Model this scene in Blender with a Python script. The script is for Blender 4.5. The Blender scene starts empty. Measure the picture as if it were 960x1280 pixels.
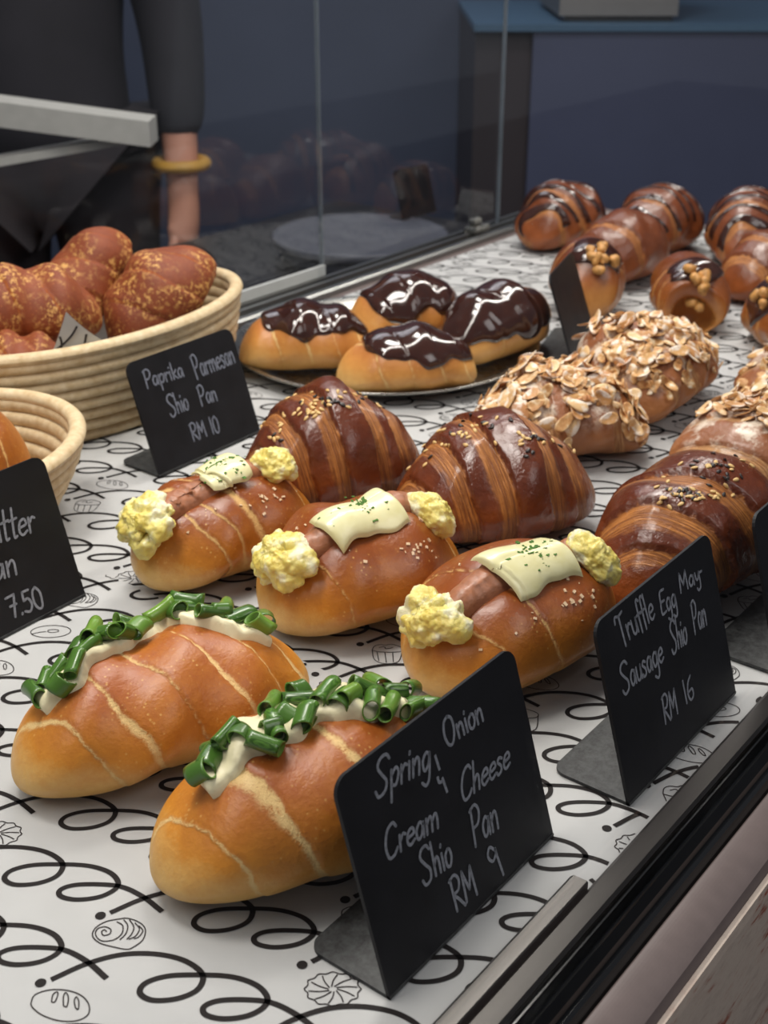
import bpy, math, random
import numpy as np
from mathutils import Vector, Matrix, Euler

PI = math.pi
scene = bpy.context.scene
COL = scene.collection
rng = np.random.default_rng(7)
random.seed(7)

# ------------------------------------------------------------------ camera
# world: X runs along the counter, Y towards the back of the case, z = 0 is the shelf top
FPX, CX, CY, CAMH = 1600.0, 480.0, 640.0, 0.36
VPX, VPY = 1870.0, -140.0
PITCH = math.atan((CY - VPY) / FPX)
YAW = math.atan((VPX - CX) / math.hypot(FPX, CY - VPY))
_hd = np.array([math.cos(YAW), math.sin(YAW), 0.0])
C_R = np.array([math.sin(YAW), -math.cos(YAW), 0.0])
C_F = _hd * math.cos(PITCH) + np.array([0, 0, -math.sin(PITCH)])
C_U = np.cross(C_R, C_F)
CAM = np.array([0.0, 0.0, CAMH])

def ray(x, y):
    return (x - CX) / FPX * C_R - (y - CY) / FPX * C_U + C_F

def at(x, y, z=0.0):
    d = ray(x, y)
    return CAM + d * ((z - CAM[2]) / d[2])

def on_plane(x, y, P0, n):
    d = ray(x, y)
    return CAM + d * (np.dot(P0 - CAM, n) / np.dot(d, n))

def project(P):
    q = np.asarray(P, float) - CAM
    w = q @ C_F
    return np.stack([CX + FPX * (q @ C_R) / w, CY - FPX * (q @ C_U) / w], -1)

cd = bpy.data.cameras.new('camera')
cam = bpy.data.objects.new('camera', cd)
COL.objects.link(cam)
M = Matrix.Identity(4)
for i in range(3):
    M[i][0], M[i][1], M[i][2], M[i][3] = C_R[i], C_U[i], -C_F[i], CAM[i]
cam.matrix_world = M
cd.sensor_fit = 'VERTICAL'
cd.sensor_height = 24.0
cd.lens = 24.0 * FPX / 1280.0
cd.clip_start = 0.01
cd.dof.use_dof = True
cd.dof.focus_distance = 0.58
cd.dof.aperture_fstop = 11.0
scene.camera = cam

# ------------------------------------------------------------------ materials
def srgb(r, g, b):
    f = lambda c: (c / 255 / 12.92) if c / 255 <= 0.04045 else ((c / 255 + 0.055) / 1.055) ** 2.4
    return (f(r), f(g), f(b), 1.0)

class NT:
    """small node-tree helper"""
    def __init__(self, name):
        self.m = bpy.data.materials.new(name)
        self.m.use_nodes = True
        self.t = self.m.node_tree
        self.t.nodes.clear()
        self.out = self.n('ShaderNodeOutputMaterial')
        self.bsdf = self.n('ShaderNodeBsdfPrincipled')
        self.l(self.bsdf.outputs[0], self.out.inputs[0])
        self.tc = self.n('ShaderNodeTexCoord')
    def n(self, t, **kw):
        x = self.t.nodes.new(t)
        for k, v in kw.items(): setattr(x, k, v)
        return x
    def l(self, a, b): self.t.links.new(a, b)
    def put(self, sock, v):
        if isinstance(v, bpy.types.NodeSocket): self.l(v, sock)
        elif v is not None: sock.default_value = v
    def set(self, **kw):
        for k, v in kw.items():
            self.put(self.bsdf.inputs[k.replace('_', ' ')], v)
        return self
    def noise(self, scale, detail=3.0, rough=0.55, vec=None, out=0):
        x = self.n('ShaderNodeTexNoise')
        x.inputs['Scale'].default_value = scale
        x.inputs['Detail'].default_value = detail
        x.inputs['Roughness'].default_value = rough
        self.l(vec or self.tc.outputs['Object'], x.inputs['Vector'])
        return x.outputs[out]
    def vor(self, scale, vec=None):
        x = self.n('ShaderNodeTexVoronoi')
        x.inputs['Scale'].default_value = scale
        self.l(vec or self.tc.outputs['Object'], x.inputs['Vector'])
        return x.outputs['Distance']
    def math(self, op, a, b=None, c=None, clamp=False):
        x = self.n('ShaderNodeMath', operation=op)
        x.use_clamp = clamp
        self.put(x.inputs[0], a)
        if b is not None: self.put(x.inputs[1], b)
        if c is not None: self.put(x.inputs[2], c)
        return x.outputs[0]
    def ramp(self, fac, stops):
        x = self.n('ShaderNodeValToRGB')
        e = x.color_ramp.elements
        while len(e) < len(stops): e.new(0.5)
        for k, (p, c) in enumerate(stops):
            e[k].position = p; e[k].color = c
        self.l(fac, x.inputs[0])
        return x.outputs[0]
    def mix(self, f, a, b):
        x = self.n('ShaderNodeMix', data_type='RGBA')
        self.put(x.inputs[0], f); self.put(x.inputs[6], a); self.put(x.inputs[7], b)
        return x.outputs[2]
    def smooth(self, v, lo, hi):
        x = self.n('ShaderNodeMapRange', interpolation_type='SMOOTHSTEP')
        self.put(x.inputs[0], v)
        x.inputs[1].default_value = lo; x.inputs[2].default_value = hi
        return x.outputs[0]
    def attr(self, name='bake'):
        a = self.n('ShaderNodeAttribute', attribute_name=name)
        s = self.n('ShaderNodeSeparateColor')
        self.l(a.outputs['Color'], s.inputs[0])
        return s.outputs[0], s.outputs[1], s.outputs[2]
    def bump(self, h, strength=0.5, dist=0.001):
        x = self.n('ShaderNodeBump')
        x.inputs['Strength'].default_value = strength
        x.inputs['Distance'].default_value = dist
        self.put(x.inputs['Height'], h)
        self.l(x.outputs[0], self.bsdf.inputs['Normal'])

def plain(name, col, rough=0.5, metal=0.0, var=0.12, scale=60.0, bump=0.0, coat=0.0, spec=0.5):
    t = NT(name)
    n = t.noise(scale, 4)
    d = tuple(c * (1 - var) for c in col[:3]) + (1,)
    l = tuple(min(1, c * (1 + var)) for c in col[:3]) + (1,)
    t.set(Base_Color=t.ramp(n, [(0.3, d), (0.7, l)]), Roughness=rough, Metallic=metal, Coat_Weight=coat)
    t.bsdf.inputs['Specular IOR Level'].default_value = spec
    if bump: t.bump(n, bump, 0.001)
    return t.m

def bread_mat(name, pale, gold, brown, line, rough=0.42, coat=0.12, specks=None):
    t = NT(name)
    R, G, B = t.attr()
    n1 = t.noise(28, 4)
    n2 = t.noise(420, 4, 0.6)
    f = t.math('ADD', R, t.math('MULTIPLY', t.math('SUBTRACT', n1, 0.5), 0.6))
    f = t.math('ADD', f, t.math('MULTIPLY', t.math('SUBTRACT', t.noise(150, 5, 0.7), 0.5), 0.42))
    f = t.math('ADD', f, t.math('MULTIPLY', t.math('SUBTRACT', t.noise(1100, 3, 0.7), 0.5), 0.22))
    c = t.ramp(f, [(0.0, pale), (0.42, gold), (0.95, brown)])
    # tiny pale blisters in the crust
    bl = t.smooth(t.vor(330), 0.26, 0.08)
    bl2 = t.math('MULTIPLY', bl, t.smooth(t.noise(60, 3), 0.44, 0.6))
    c = t.mix(t.math('MULTIPLY', bl2, 0.5), c, pale)
    n3 = t.noise(900, 3, 0.7)
    lm = t.math('MULTIPLY', G, t.smooth(t.math('ADD', t.math('MULTIPLY_ADD', t.noise(190, 3, 0.6), 0.6, t.math('MULTIPLY', n3, 0.5)), t.math('MULTIPLY', G, 0.3)), 0.58, 0.86), clamp=True)
    c = t.mix(lm, c, line)
    if specks:
        s = t.smooth(t.noise(230, 5, 0.75), 0.5, 0.6)
        s = t.math('MULTIPLY', s, t.smooth(t.noise(38, 3), 0.4, 0.58))
        c = t.mix(t.math('MULTIPLY', s, 0.8), c, specks)
    rg = t.math('ADD', rough, t.math('MULTIPLY', G, 0.35))
    t.set(Base_Color=c, Roughness=rg, Coat_Weight=coat, Coat_Roughness=0.3)
    h = t.math('ADD', t.math('MULTIPLY', n2, 0.5), t.math('MULTIPLY', t.math('MULTIPLY', n3, G), 1.2))
    h = t.math('ADD', h, t.math('MULTIPLY', t.noise(90, 4, 0.6), 0.8))
    t.bump(h, 0.5, 0.0011)
    return t.m

def croissant_mat(name, dark, red, lam_l, lam_d, rough=0.24, sugar=None, nl=62.0):
    t = NT(name)
    R, G, B = t.attr()
    n1 = t.noise(55, 4)
    n2 = t.noise(260, 4, 0.6)
    glaze = t.ramp(t.math('ADD', t.math('MULTIPLY', R, 0.5), t.math('MULTIPLY', n1, 0.5)), [(0.36, red), (0.72, dark)])
    at_ = t.n('ShaderNodeAttribute', attribute_name='lay')
    mp = t.n('ShaderNodeMapping'); mp.inputs['Scale'].default_value = (nl, 1.1, 2.0)
    t.l(at_.outputs['Vector'], mp.inputs[0])
    w = t.smooth(t.noise(1.0, 4, 0.62, vec=mp.outputs[0]), 0.36, 0.64)
    lam = t.mix(t.math('MULTIPLY', w, 0.85), lam_l, lam_d)
    c = t.mix(t.smooth(t.math('ADD', G, t.math('MULTIPLY', t.math('SUBTRACT', t.noise(130, 4, 0.65), 0.5), 1.1)), 0.25, 0.75), glaze, lam)
    rr = t.math('ADD', rough, t.math('MULTIPLY', G, 0.3))
    if sugar:
        N = t.n('ShaderNodeNewGeometry').outputs['Normal']
        sp = t.n('ShaderNodeSeparateXYZ'); t.l(t.tc.outputs['Object'], sp.inputs[0])
        s = t.math('MULTIPLY', t.smooth(t.noise(60, 5, 0.7), 0.46, 0.62), t.smooth(sp.outputs[2], 0.025, 0.05))
        c = t.mix(t.math('MULTIPLY', s, 0.8), c, sugar)
        rr = t.math('ADD', rr, t.math('MULTIPLY', s, 0.4))
    t.set(Base_Color=c, Roughness=rr, Coat_Weight=0.25, Coat_Roughness=0.15)
    h = t.math('ADD', t.math('MULTIPLY', t.math('MULTIPLY', w, G), -0.8), t.math('MULTIPLY', n2, 0.55))
    h = t.math('ADD', h, t.math('MULTIPLY', t.noise(110, 4, 0.6), 1.3))
    t.bump(h, 0.7, 0.0014)
    return t.m

MAT = {}
MAT['roll'] = bread_mat('golden roll crust', srgb(226, 178, 100), srgb(204, 132, 40), srgb(160, 82, 20), srgb(230, 194, 130))
MAT['egg_roll'] = bread_mat('browned roll crust', srgb(228, 184, 106), srgb(196, 124, 38), srgb(138, 68, 17), srgb(222, 178, 110), rough=0.34, coat=0.25)
MAT['paprika_roll'] = bread_mat('paprika roll crust', srgb(186, 108, 46), srgb(158, 78, 26), srgb(116, 50, 16), srgb(150, 78, 30), rough=0.65, coat=0.0, specks=srgb(218, 168, 92))
MAT['eclair_roll'] = bread_mat('light roll crust', srgb(228, 180, 108), srgb(205, 142, 70), srgb(165, 92, 38), srgb(232, 196, 130))
MAT['nut_roll'] = bread_mat('dark roll crust', srgb(190, 130, 66), srgb(150, 84, 34), srgb(96, 44, 18), srgb(196, 140, 80), rough=0.3, coat=0.3)
MAT['croissant'] = croissant_mat('glazed croissant crust', srgb(94, 42, 19), srgb(148, 74, 28), srgb(186, 118, 52), srgb(114, 56, 20))
MAT['plain_croissant'] = croissant_mat('plain croissant crust', srgb(104, 52, 24), srgb(150, 80, 36), srgb(186, 122, 62), srgb(124, 66, 28), rough=0.3)
MAT['almond_croissant'] = croissant_mat('almond croissant crust', srgb(140, 82, 42), srgb(172, 112, 62), srgb(204, 152, 98), srgb(150, 92, 48), rough=0.5, sugar=srgb(238, 226, 208))
MAT['chocolate'] = plain('dark chocolate glaze', srgb(52, 26, 18), 0.13, var=0.2, scale=90, bump=0.25, coat=0.6)
MAT['cream'] = plain('cream cheese', srgb(236, 226, 186), 0.42, var=0.05, scale=220, bump=0.35)
MAT['sausage'] = plain('pork sausage', srgb(162, 104, 72), 0.42, var=0.2, scale=300, bump=0.5, coat=0.1)
MAT['parsley'] = plain('dried parsley', srgb(66, 108, 30), 0.8, var=0.4, scale=500)
MAT['salt'] = plain('salt crystal', srgb(226, 196, 160), 0.15, var=0.03)
MAT['seed_pale'] = plain('white sesame', srgb(222, 184, 120), 0.45, var=0.15, scale=300)
MAT['seed_dark'] = plain('black sesame', srgb(40, 30, 26), 0.4, var=0.2)
MAT['nut'] = plain('chopped hazelnut', srgb(190, 138, 74), 0.5, var=0.3, scale=250, bump=0.4)
MAT['pepper'] = plain('black pepper', srgb(40, 34, 26), 0.8)

def egg_mat():
    t = NT('egg mayo')
    n = t.noise(85, 3)
    c = t.ramp(n, [(0.38, srgb(226, 204, 100)), (0.52, srgb(234, 220, 134)), (0.62, srgb(240, 234, 196))])
    t.set(Base_Color=c, Roughness=0.32, Coat_Weight=0.15)
    t.bsdf.inputs['Subsurface Weight'].default_value = 0.15
    t.bsdf.inputs['Subsurface Radius'].default_value = (0.004, 0.003, 0.001)
    t.bsdf.inputs['Subsurface Scale'].default_value = 1.0
    t.bump(t.noise(300, 5, 0.65), 0.6, 0.0018)
    return t.m
MAT['egg'] = egg_mat()

def cheese_mat():
    t = NT('melted cheese slice')
    c = t.ramp(t.noise(120, 3), [(0.3, srgb(222, 214, 158)), (0.7, srgb(234, 228, 182))])
    t.set(Base_Color=c, Roughness=0.3, Coat_Weight=0.2)
    t.bump(t.noise(160, 2), 0.2, 0.001)
    return t.m
MAT['cheese'] = cheese_mat()

def scallion_mat():
    t = NT('scallion green')
    w = t.n('ShaderNodeTexWave', wave_type='BANDS', bands_direction='Y')
    w.inputs['Scale'].default_value = 700; w.inputs['Distortion'].default_value = 2
    t.l(t.tc.outputs['Object'], w.inputs['Vector'])
    oi = t.n('ShaderNodeObjectInfo')
    base = t.ramp(oi.outputs['Random'], [(0.0, srgb(34, 64, 16)), (0.7, srgb(60, 98, 28)), (1.0, srgb(118, 152, 54))])
    lt = t.mix(0.35, base, srgb(120, 170, 70))
    t.set(Base_Color=t.mix(w.outputs[0], base, lt), Roughness=0.3, Coat_Weight=0.2)
    return t.m
MAT['scallion'] = scallion_mat()
MAT['scallion_inside'] = plain('scallion inside', srgb(96, 136, 48), 0.4)

def almond_mat():
    t = NT('almond flake')
    oi = t.n('ShaderNodeObjectInfo')
    c = t.ramp(oi.outputs['Random'], [(0.0, srgb(172, 112, 58)), (0.5, srgb(206, 158, 98)), (1.0, srgb(226, 192, 142))])
    s = t.smooth(t.noise(75, 4, 0.7), 0.44, 0.6)
    ge = t.n('ShaderNodeNewGeometry')
    t.set(Base_Color=t.mix(t.math('MULTIPLY', s, 0.75), c, srgb(244, 238, 228)), Roughness=0.5)
    t.bump(t.noise(500, 2), 0.2, 0.0005)
    return t.m
MAT['almond'] = almond_mat()
def almond_bits_mat():
    t = NT('almond slivers')
    c = t.ramp(t.noise(140, 3, 0.6), [(0.32, srgb(168, 106, 54)), (0.5, srgb(204, 156, 98)), (0.62, srgb(232, 208, 170)), (0.7, srgb(244, 236, 224))])
    t.set(Base_Color=c, Roughness=0.55)
    return t.m
MAT['almond_bits'] = almond_bits_mat()

def paper_mat():
    t = NT('printed paper')
    n = t.noise(25, 4)
    t.set(Base_Color=t.ramp(n, [(0.25, srgb(172, 172, 171)), (0.75, srgb(184, 184, 183))]), Roughness=0.62)
    t.bump(t.noise(35, 3), 0.25, 0.002)
    return t.m
MAT['paper'] = paper_mat()
MAT['ink'] = plain('brown black ink', srgb(27, 22, 21), 0.7, var=0.08, spec=0.2)
MAT['ink_fine'] = plain('fine line ink', srgb(48, 42, 41), 0.7, var=0.08, spec=0.2)

def slate_mat():
    t = NT('black chalk panel')
    n = t.noise(45, 5, 0.65)
    c = t.ramp(n, [(0.35, srgb(15, 15, 18)), (0.75, srgb(25, 25, 29))])
    t.set(Base_Color=c, Roughness=t.math('MULTIPLY_ADD', n, 0.25, 0.38))
    t.bsdf.inputs['Specular IOR Level'].default_value = 0.3
    t.bump(t.noise(700, 2), 0.12, 0.0004)
    return t.m
MAT['slate'] = slate_mat()
def slate_base_mat():
    t = NT('scuffed black base')
    n = t.noise(260, 5, 0.75)
    c = t.ramp(n, [(0.38, srgb(22, 22, 23)), (0.62, srgb(58, 60, 60))])
    t.set(Base_Color=c, Roughness=0.55)
    t.bump(n, 0.3, 0.0006)
    return t.m
MAT['slate_base'] = slate_base_mat()
MAT['chalk'] = plain('chalk marker', srgb(138, 140, 147), 0.8, var=0.3, scale=900)
MAT['faint_chalk'] = plain('smudged chalk marker', srgb(112, 116, 128), 0.8, var=0.35, scale=700)

def rattan_mat():
    t = NT('rattan cane')
    n = t.noise(120, 5, 0.7)
    c = t.ramp(n, [(0.3, srgb(186, 158, 116)), (0.55, srgb(208, 186, 148)), (0.75, srgb(222, 205, 172))])
    t.set(Base_Color=c, Roughness=0.6)
    t.bump(t.noise(500, 4), 0.25, 0.0008)
    return t.m
MAT['rattan'] = rattan_mat()

def steel_mat(name, col, rough, sc=(8, 300, 300)):
    t = NT(name)
    mp = t.n('ShaderNodeMapping'); mp.inputs['Scale'].default_value = sc
    t.l(t.tc.outputs['Object'], mp.inputs[0])
    n = t.noise(1.0, 4, 0.6, vec=mp.outputs[0])
    t.set(Base_Color=col, Metallic=1.0, Roughness=t.math('MULTIPLY_ADD', n, 0.2, rough - 0.1))
    return t.m
MAT['steel'] = steel_mat('brushed steel', srgb(168, 166, 160), 0.28, (60, 60, 60))
MAT['rail'] = steel_mat('dark grey rail', srgb(74, 72, 70), 0.36)
MAT['track'] = steel_mat('aluminium track', srgb(150, 150, 148), 0.34)
MAT['black_gloss'] = plain('black gloss channel', srgb(16, 16, 17), 0.16, var=0.2, coat=0.3)
MAT['ledge'] = plain('grey mauve ledge', srgb(104, 92, 90), 0.5, var=0.08, scale=90, bump=0.1)
MAT['white_strip'] = plain('pale acrylic edge', srgb(190, 192, 190), 0.35, var=0.05)
MAT['black_tray'] = plain('matt black tray', srgb(70, 72, 82), 0.5, var=0.1)
MAT['worktop'] = plain('dark worktop', srgb(34, 33, 34), 0.35, var=0.25, scale=14, coat=0.1)

def stone_mat():
    t = NT('worn stone front')
    mp = t.n('ShaderNodeMapping'); mp.inputs['Scale'].default_value = (9, 9, 30)
    mp.inputs['Rotation'].default_value = (0, 0.5, 0)
    t.l(t.tc.outputs['Object'], mp.inputs[0])
    n = t.noise(3.0, 6, 0.7, vec=mp.outputs[0])
    c = t.ramp(n, [(0.3, srgb(160, 144, 134)), (0.5, srgb(186, 172, 160)), (0.58, srgb(178, 160, 148)), (0.65, srgb(140, 80, 62))])
    t.set(Base_Color=c, Roughness=0.55)
    t.bump(t.noise(60, 4), 0.2, 0.002)
    return t.m
MAT['stone'] = stone_mat()

def glass_mat(name, tint=(0.97, 0.975, 0.98, 1), refl=0.05):
    t = NT(name)
    tr = t.n('ShaderNodeBsdfTransparent'); tr.inputs[0].default_value = tint
    gl = t.n('ShaderNodeBsdfGlossy'); gl.inputs['Roughness'].default_value = 0.02
    fr = t.n('ShaderNodeFresnel'); fr.inputs[0].default_value = 1.45
    mx = t.n('ShaderNodeMixShader')
    t.l(t.math('MULTIPLY', fr.outputs[0], 0.08), mx.inputs[0])
    t.l(tr.outputs[0], mx.inputs[1]); t.l(gl.outputs[0], mx.inputs[2])
    t.t.nodes.remove(t.bsdf)
    t.l(mx.outputs[0], t.out.inputs[0])
    return t.m
MAT['glass'] = glass_mat('clear pane')
MAT['glass_edge'] = plain('polished pane edge', srgb(92, 100, 108), 0.25, var=0.1)
MAT['navy'] = plain('navy cabinet front', srgb(72, 78, 104), 0.5, var=0.08, scale=4)
MAT['navy_wall'] = plain('dark blue wall', srgb(74, 82, 104), 0.6, var=0.1, scale=3)
MAT['dark_floor'] = plain('dark kitchen floor', srgb(52, 48, 50), 0.5, var=0.2, scale=5)
MAT['dark_panel'] = plain('dark brown panel', srgb(56, 50, 54), 0.5, var=0.08, scale=4)
MAT['cyan_edge'] = plain('blue worktop edge', srgb(70, 100, 126), 0.4, var=0.05)
MAT['appliance'] = steel_mat('stainless appliance', srgb(150, 148, 146), 0.45, (40, 40, 200))
MAT['pale_paint'] = plain('pale grey shelf', srgb(188, 186, 180), 0.35, var=0.06)
MAT['skin'] = plain('skin', srgb(206, 150, 128), 0.5, var=0.05, scale=30)
MAT['dark_cloth'] = plain('black sweatshirt', srgb(38, 36, 42), 0.85, var=0.2, scale=12, bump=0.3)
MAT['trouser_cloth'] = plain('charcoal trousers', srgb(44, 40, 44), 0.85, var=0.2, scale=12)
MAT['hair'] = plain('black hair', srgb(26, 22, 20), 0.5, var=0.2)
MAT['bangle'] = plain('yellow wrist band', srgb(196, 150, 62), 0.45, var=0.1)

# ------------------------------------------------------------------ object helpers
def obj(name, verts, faces, mat, parent=None, smooth=True, mats=None, mat_idx=None, bake=None):
    me = bpy.data.meshes.new(name)
    me.from_pydata([tuple(map(float, v)) for v in verts], [], faces)
    for m in (mats or [mat]): me.materials.append(m)
    if smooth: me.polygons.foreach_set('use_smooth', [True] * len(me.polygons))
    if mat_idx is not None: me.polygons.foreach_set('material_index', list(map(int, mat_idx)))
    if bake is not None:
        a = me.attributes.new('bake', 'FLOAT_COLOR', 'POINT')
        b = np.ones((len(verts), 4), np.float32); b[:, :3] = bake
        a.data.foreach_set('color', b.ravel())
    me.update()
    o = bpy.data.objects.new(name, me)
    COL.objects.link(o)
    if parent is not None: o.parent = parent
    return o

def inst(name, mesh, parent, mat4):
    o = bpy.data.objects.new(name, mesh)
    COL.objects.link(o); o.parent = parent
    o.matrix_local = mat4
    return o

def tag(o, label=None, cat=None, group=None, kind=None):
    if label: o['label'] = label
    if cat: o['category'] = cat
    if group: o['group'] = group
    if kind: o['kind'] = kind
    return o

def empty(name, loc, rz=0.0, label=None, cat=None, group=None):
    o = bpy.data.objects.new(name, None)
    COL.objects.link(o)
    o.empty_display_size = 0.02
    o.location = loc; o.rotation_euler = (0, 0, rz)
    return tag(o, label, cat, group)

class MB:
    """collects boxes, prisms, lathes, ribbons into one mesh"""
    def __init__(self): self.v, self.f, self.mi = [], [], []
    def add(self, v, f, mi=0):
        b = len(self.v)
        self.v += [tuple(map(float, p)) for p in v]
        self.f += [tuple(b + i for i in q) for q in f]
        self.mi += [mi] * len(f)
        return self
    def box(self, a, b, mi=0, bev=0.0):
        (x0, y0, z0), (x1, y1, z1) = a, b
        if bev <= 0:
            v = [(x0, y0, z0), (x1, y0, z0), (x1, y1, z0), (x0, y1, z0), (x0, y0, z1), (x1, y0, z1), (x1, y1, z1), (x0, y1, z1)]
            f = [(0, 3, 2, 1), (4, 5, 6, 7), (0, 1, 5, 4), (1, 2, 6, 5), (2, 3, 7, 6), (3, 0, 4, 7)]
            return self.add(v, f, mi)
        # bevelled on the top and bottom rims: profile rings
        rings = []
        for z, i in ((z0, bev), (z0 + bev, 0), (z1 - bev, 0), (z1, bev)):
            rings.append([(x0 + i, y0 + i, z), (x1 - i, y0 + i, z), (x1 - i, y1 - i, z), (x0 + i, y1 - i, z)])
        v = [p for r in rings for p in r]
        f = [(3, 2, 1, 0), (12, 13, 14, 15)]
        for k in range(3):
            for j in range(4):
                f.append((4 * k + j, 4 * k + (j + 1) % 4, 4 * k + 4 + (j + 1) % 4, 4 * k + 4 + j))
        return self.add(v, f, mi)
    def prism(self, prof, x0, x1, mi=0):
        """profile of (y, z), extruded along x"""
        n = len(prof)
        v = [(x0, y, z) for y, z in prof] + [(x1, y, z) for y, z in prof]
        f = [(i, (i + 1) % n, n + (i + 1) % n, n + i) for i in range(n)] + [tuple(range(n))[::-1], tuple(range(n, 2 * n))]
        return self.add(v, f, mi)
    def lathe(self, prof, n=64, a=0.0, b=0.0, mi=0, c=(0, 0, 0)):
        """profile of (r, z) around z; a, b widen it to an ellipse"""
        v = []
        for r, z in prof:
            for k in range(n):
                t = 2 * PI * k / n
                v.append((c[0] + (a + r) * math.cos(t), c[1] + (b + r) * math.sin(t), c[2] + z))
        f = []
        for i in range(len(prof) - 1):
            for k in range(n):
                f.append((i * n + k, i * n + (k + 1) % n, (i + 1) * n + (k + 1) % n, (i + 1) * n + k))
        return self.add(v, f, mi)
    def ribbon(self, pts, w, z=None, mi=0, nrm=None):
        """flat stroke along pts (k x 3), in the plane with normal nrm (default up)"""
        P = np.asarray(pts, float)
        if len(P) < 2: return self
        N = np.array([0, 0, 1.0]) if nrm is None else nrm
        d = np.gradient(P, axis=0)
        s = np.cross(N, d); s /= (np.linalg.norm(s, axis=1)[:, None] + 1e-12)
        a, b = P + s * w / 2, P - s * w / 2
        v = np.concatenate([a, b]); n = len(P)
        return self.add(v, [(i, n + i, n + i + 1, i + 1) for i in range(n - 1)], mi)
    def disc(self, c, rx, ry=None, n=16, mi=0):
        ry = ry or rx
        v = [(c[0] + rx * math.cos(2 * PI * k / n), c[1] + ry * math.sin(2 * PI * k / n), c[2]) for k in range(n)]
        return self.add(v, [tuple(range(n))], mi)
    def build(self, name, mat, parent=None, smooth=False, mats=None):
        o = obj(name, self.v, self.f, mat, parent, smooth, mats, self.mi if mats else None)
        return o

def smooth_line(pts, n=8, closed=False):
    """Catmull-Rom through the points"""
    P = np.asarray(pts, float)
    if len(P) < 3: return P
    if closed: Q = np.vstack([P[-1], P, P[0], P[1]])
    else: Q = np.vstack([2 * P[0] - P[1], P, 2 * P[-1] - P[-2]])
    out = []
    for i in range(1, len(Q) - 2):
        for k in range(n):
            t = k / n
            a, b, c, d = Q[i - 1], Q[i], Q[i + 1], Q[i + 2]
            out.append(0.5 * (2 * b + (c - a) * t + (2 * a - 5 * b + 4 * c - d) * t * t + (3 * b - a - 3 * c + d) * t ** 3))
    out.append(Q[-2])
    return np.array(out)

def sstep(x, a, b):
    t = np.clip((x - a) / (b - a), 0, 1)
    return t * t * (3 - 2 * t)

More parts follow.
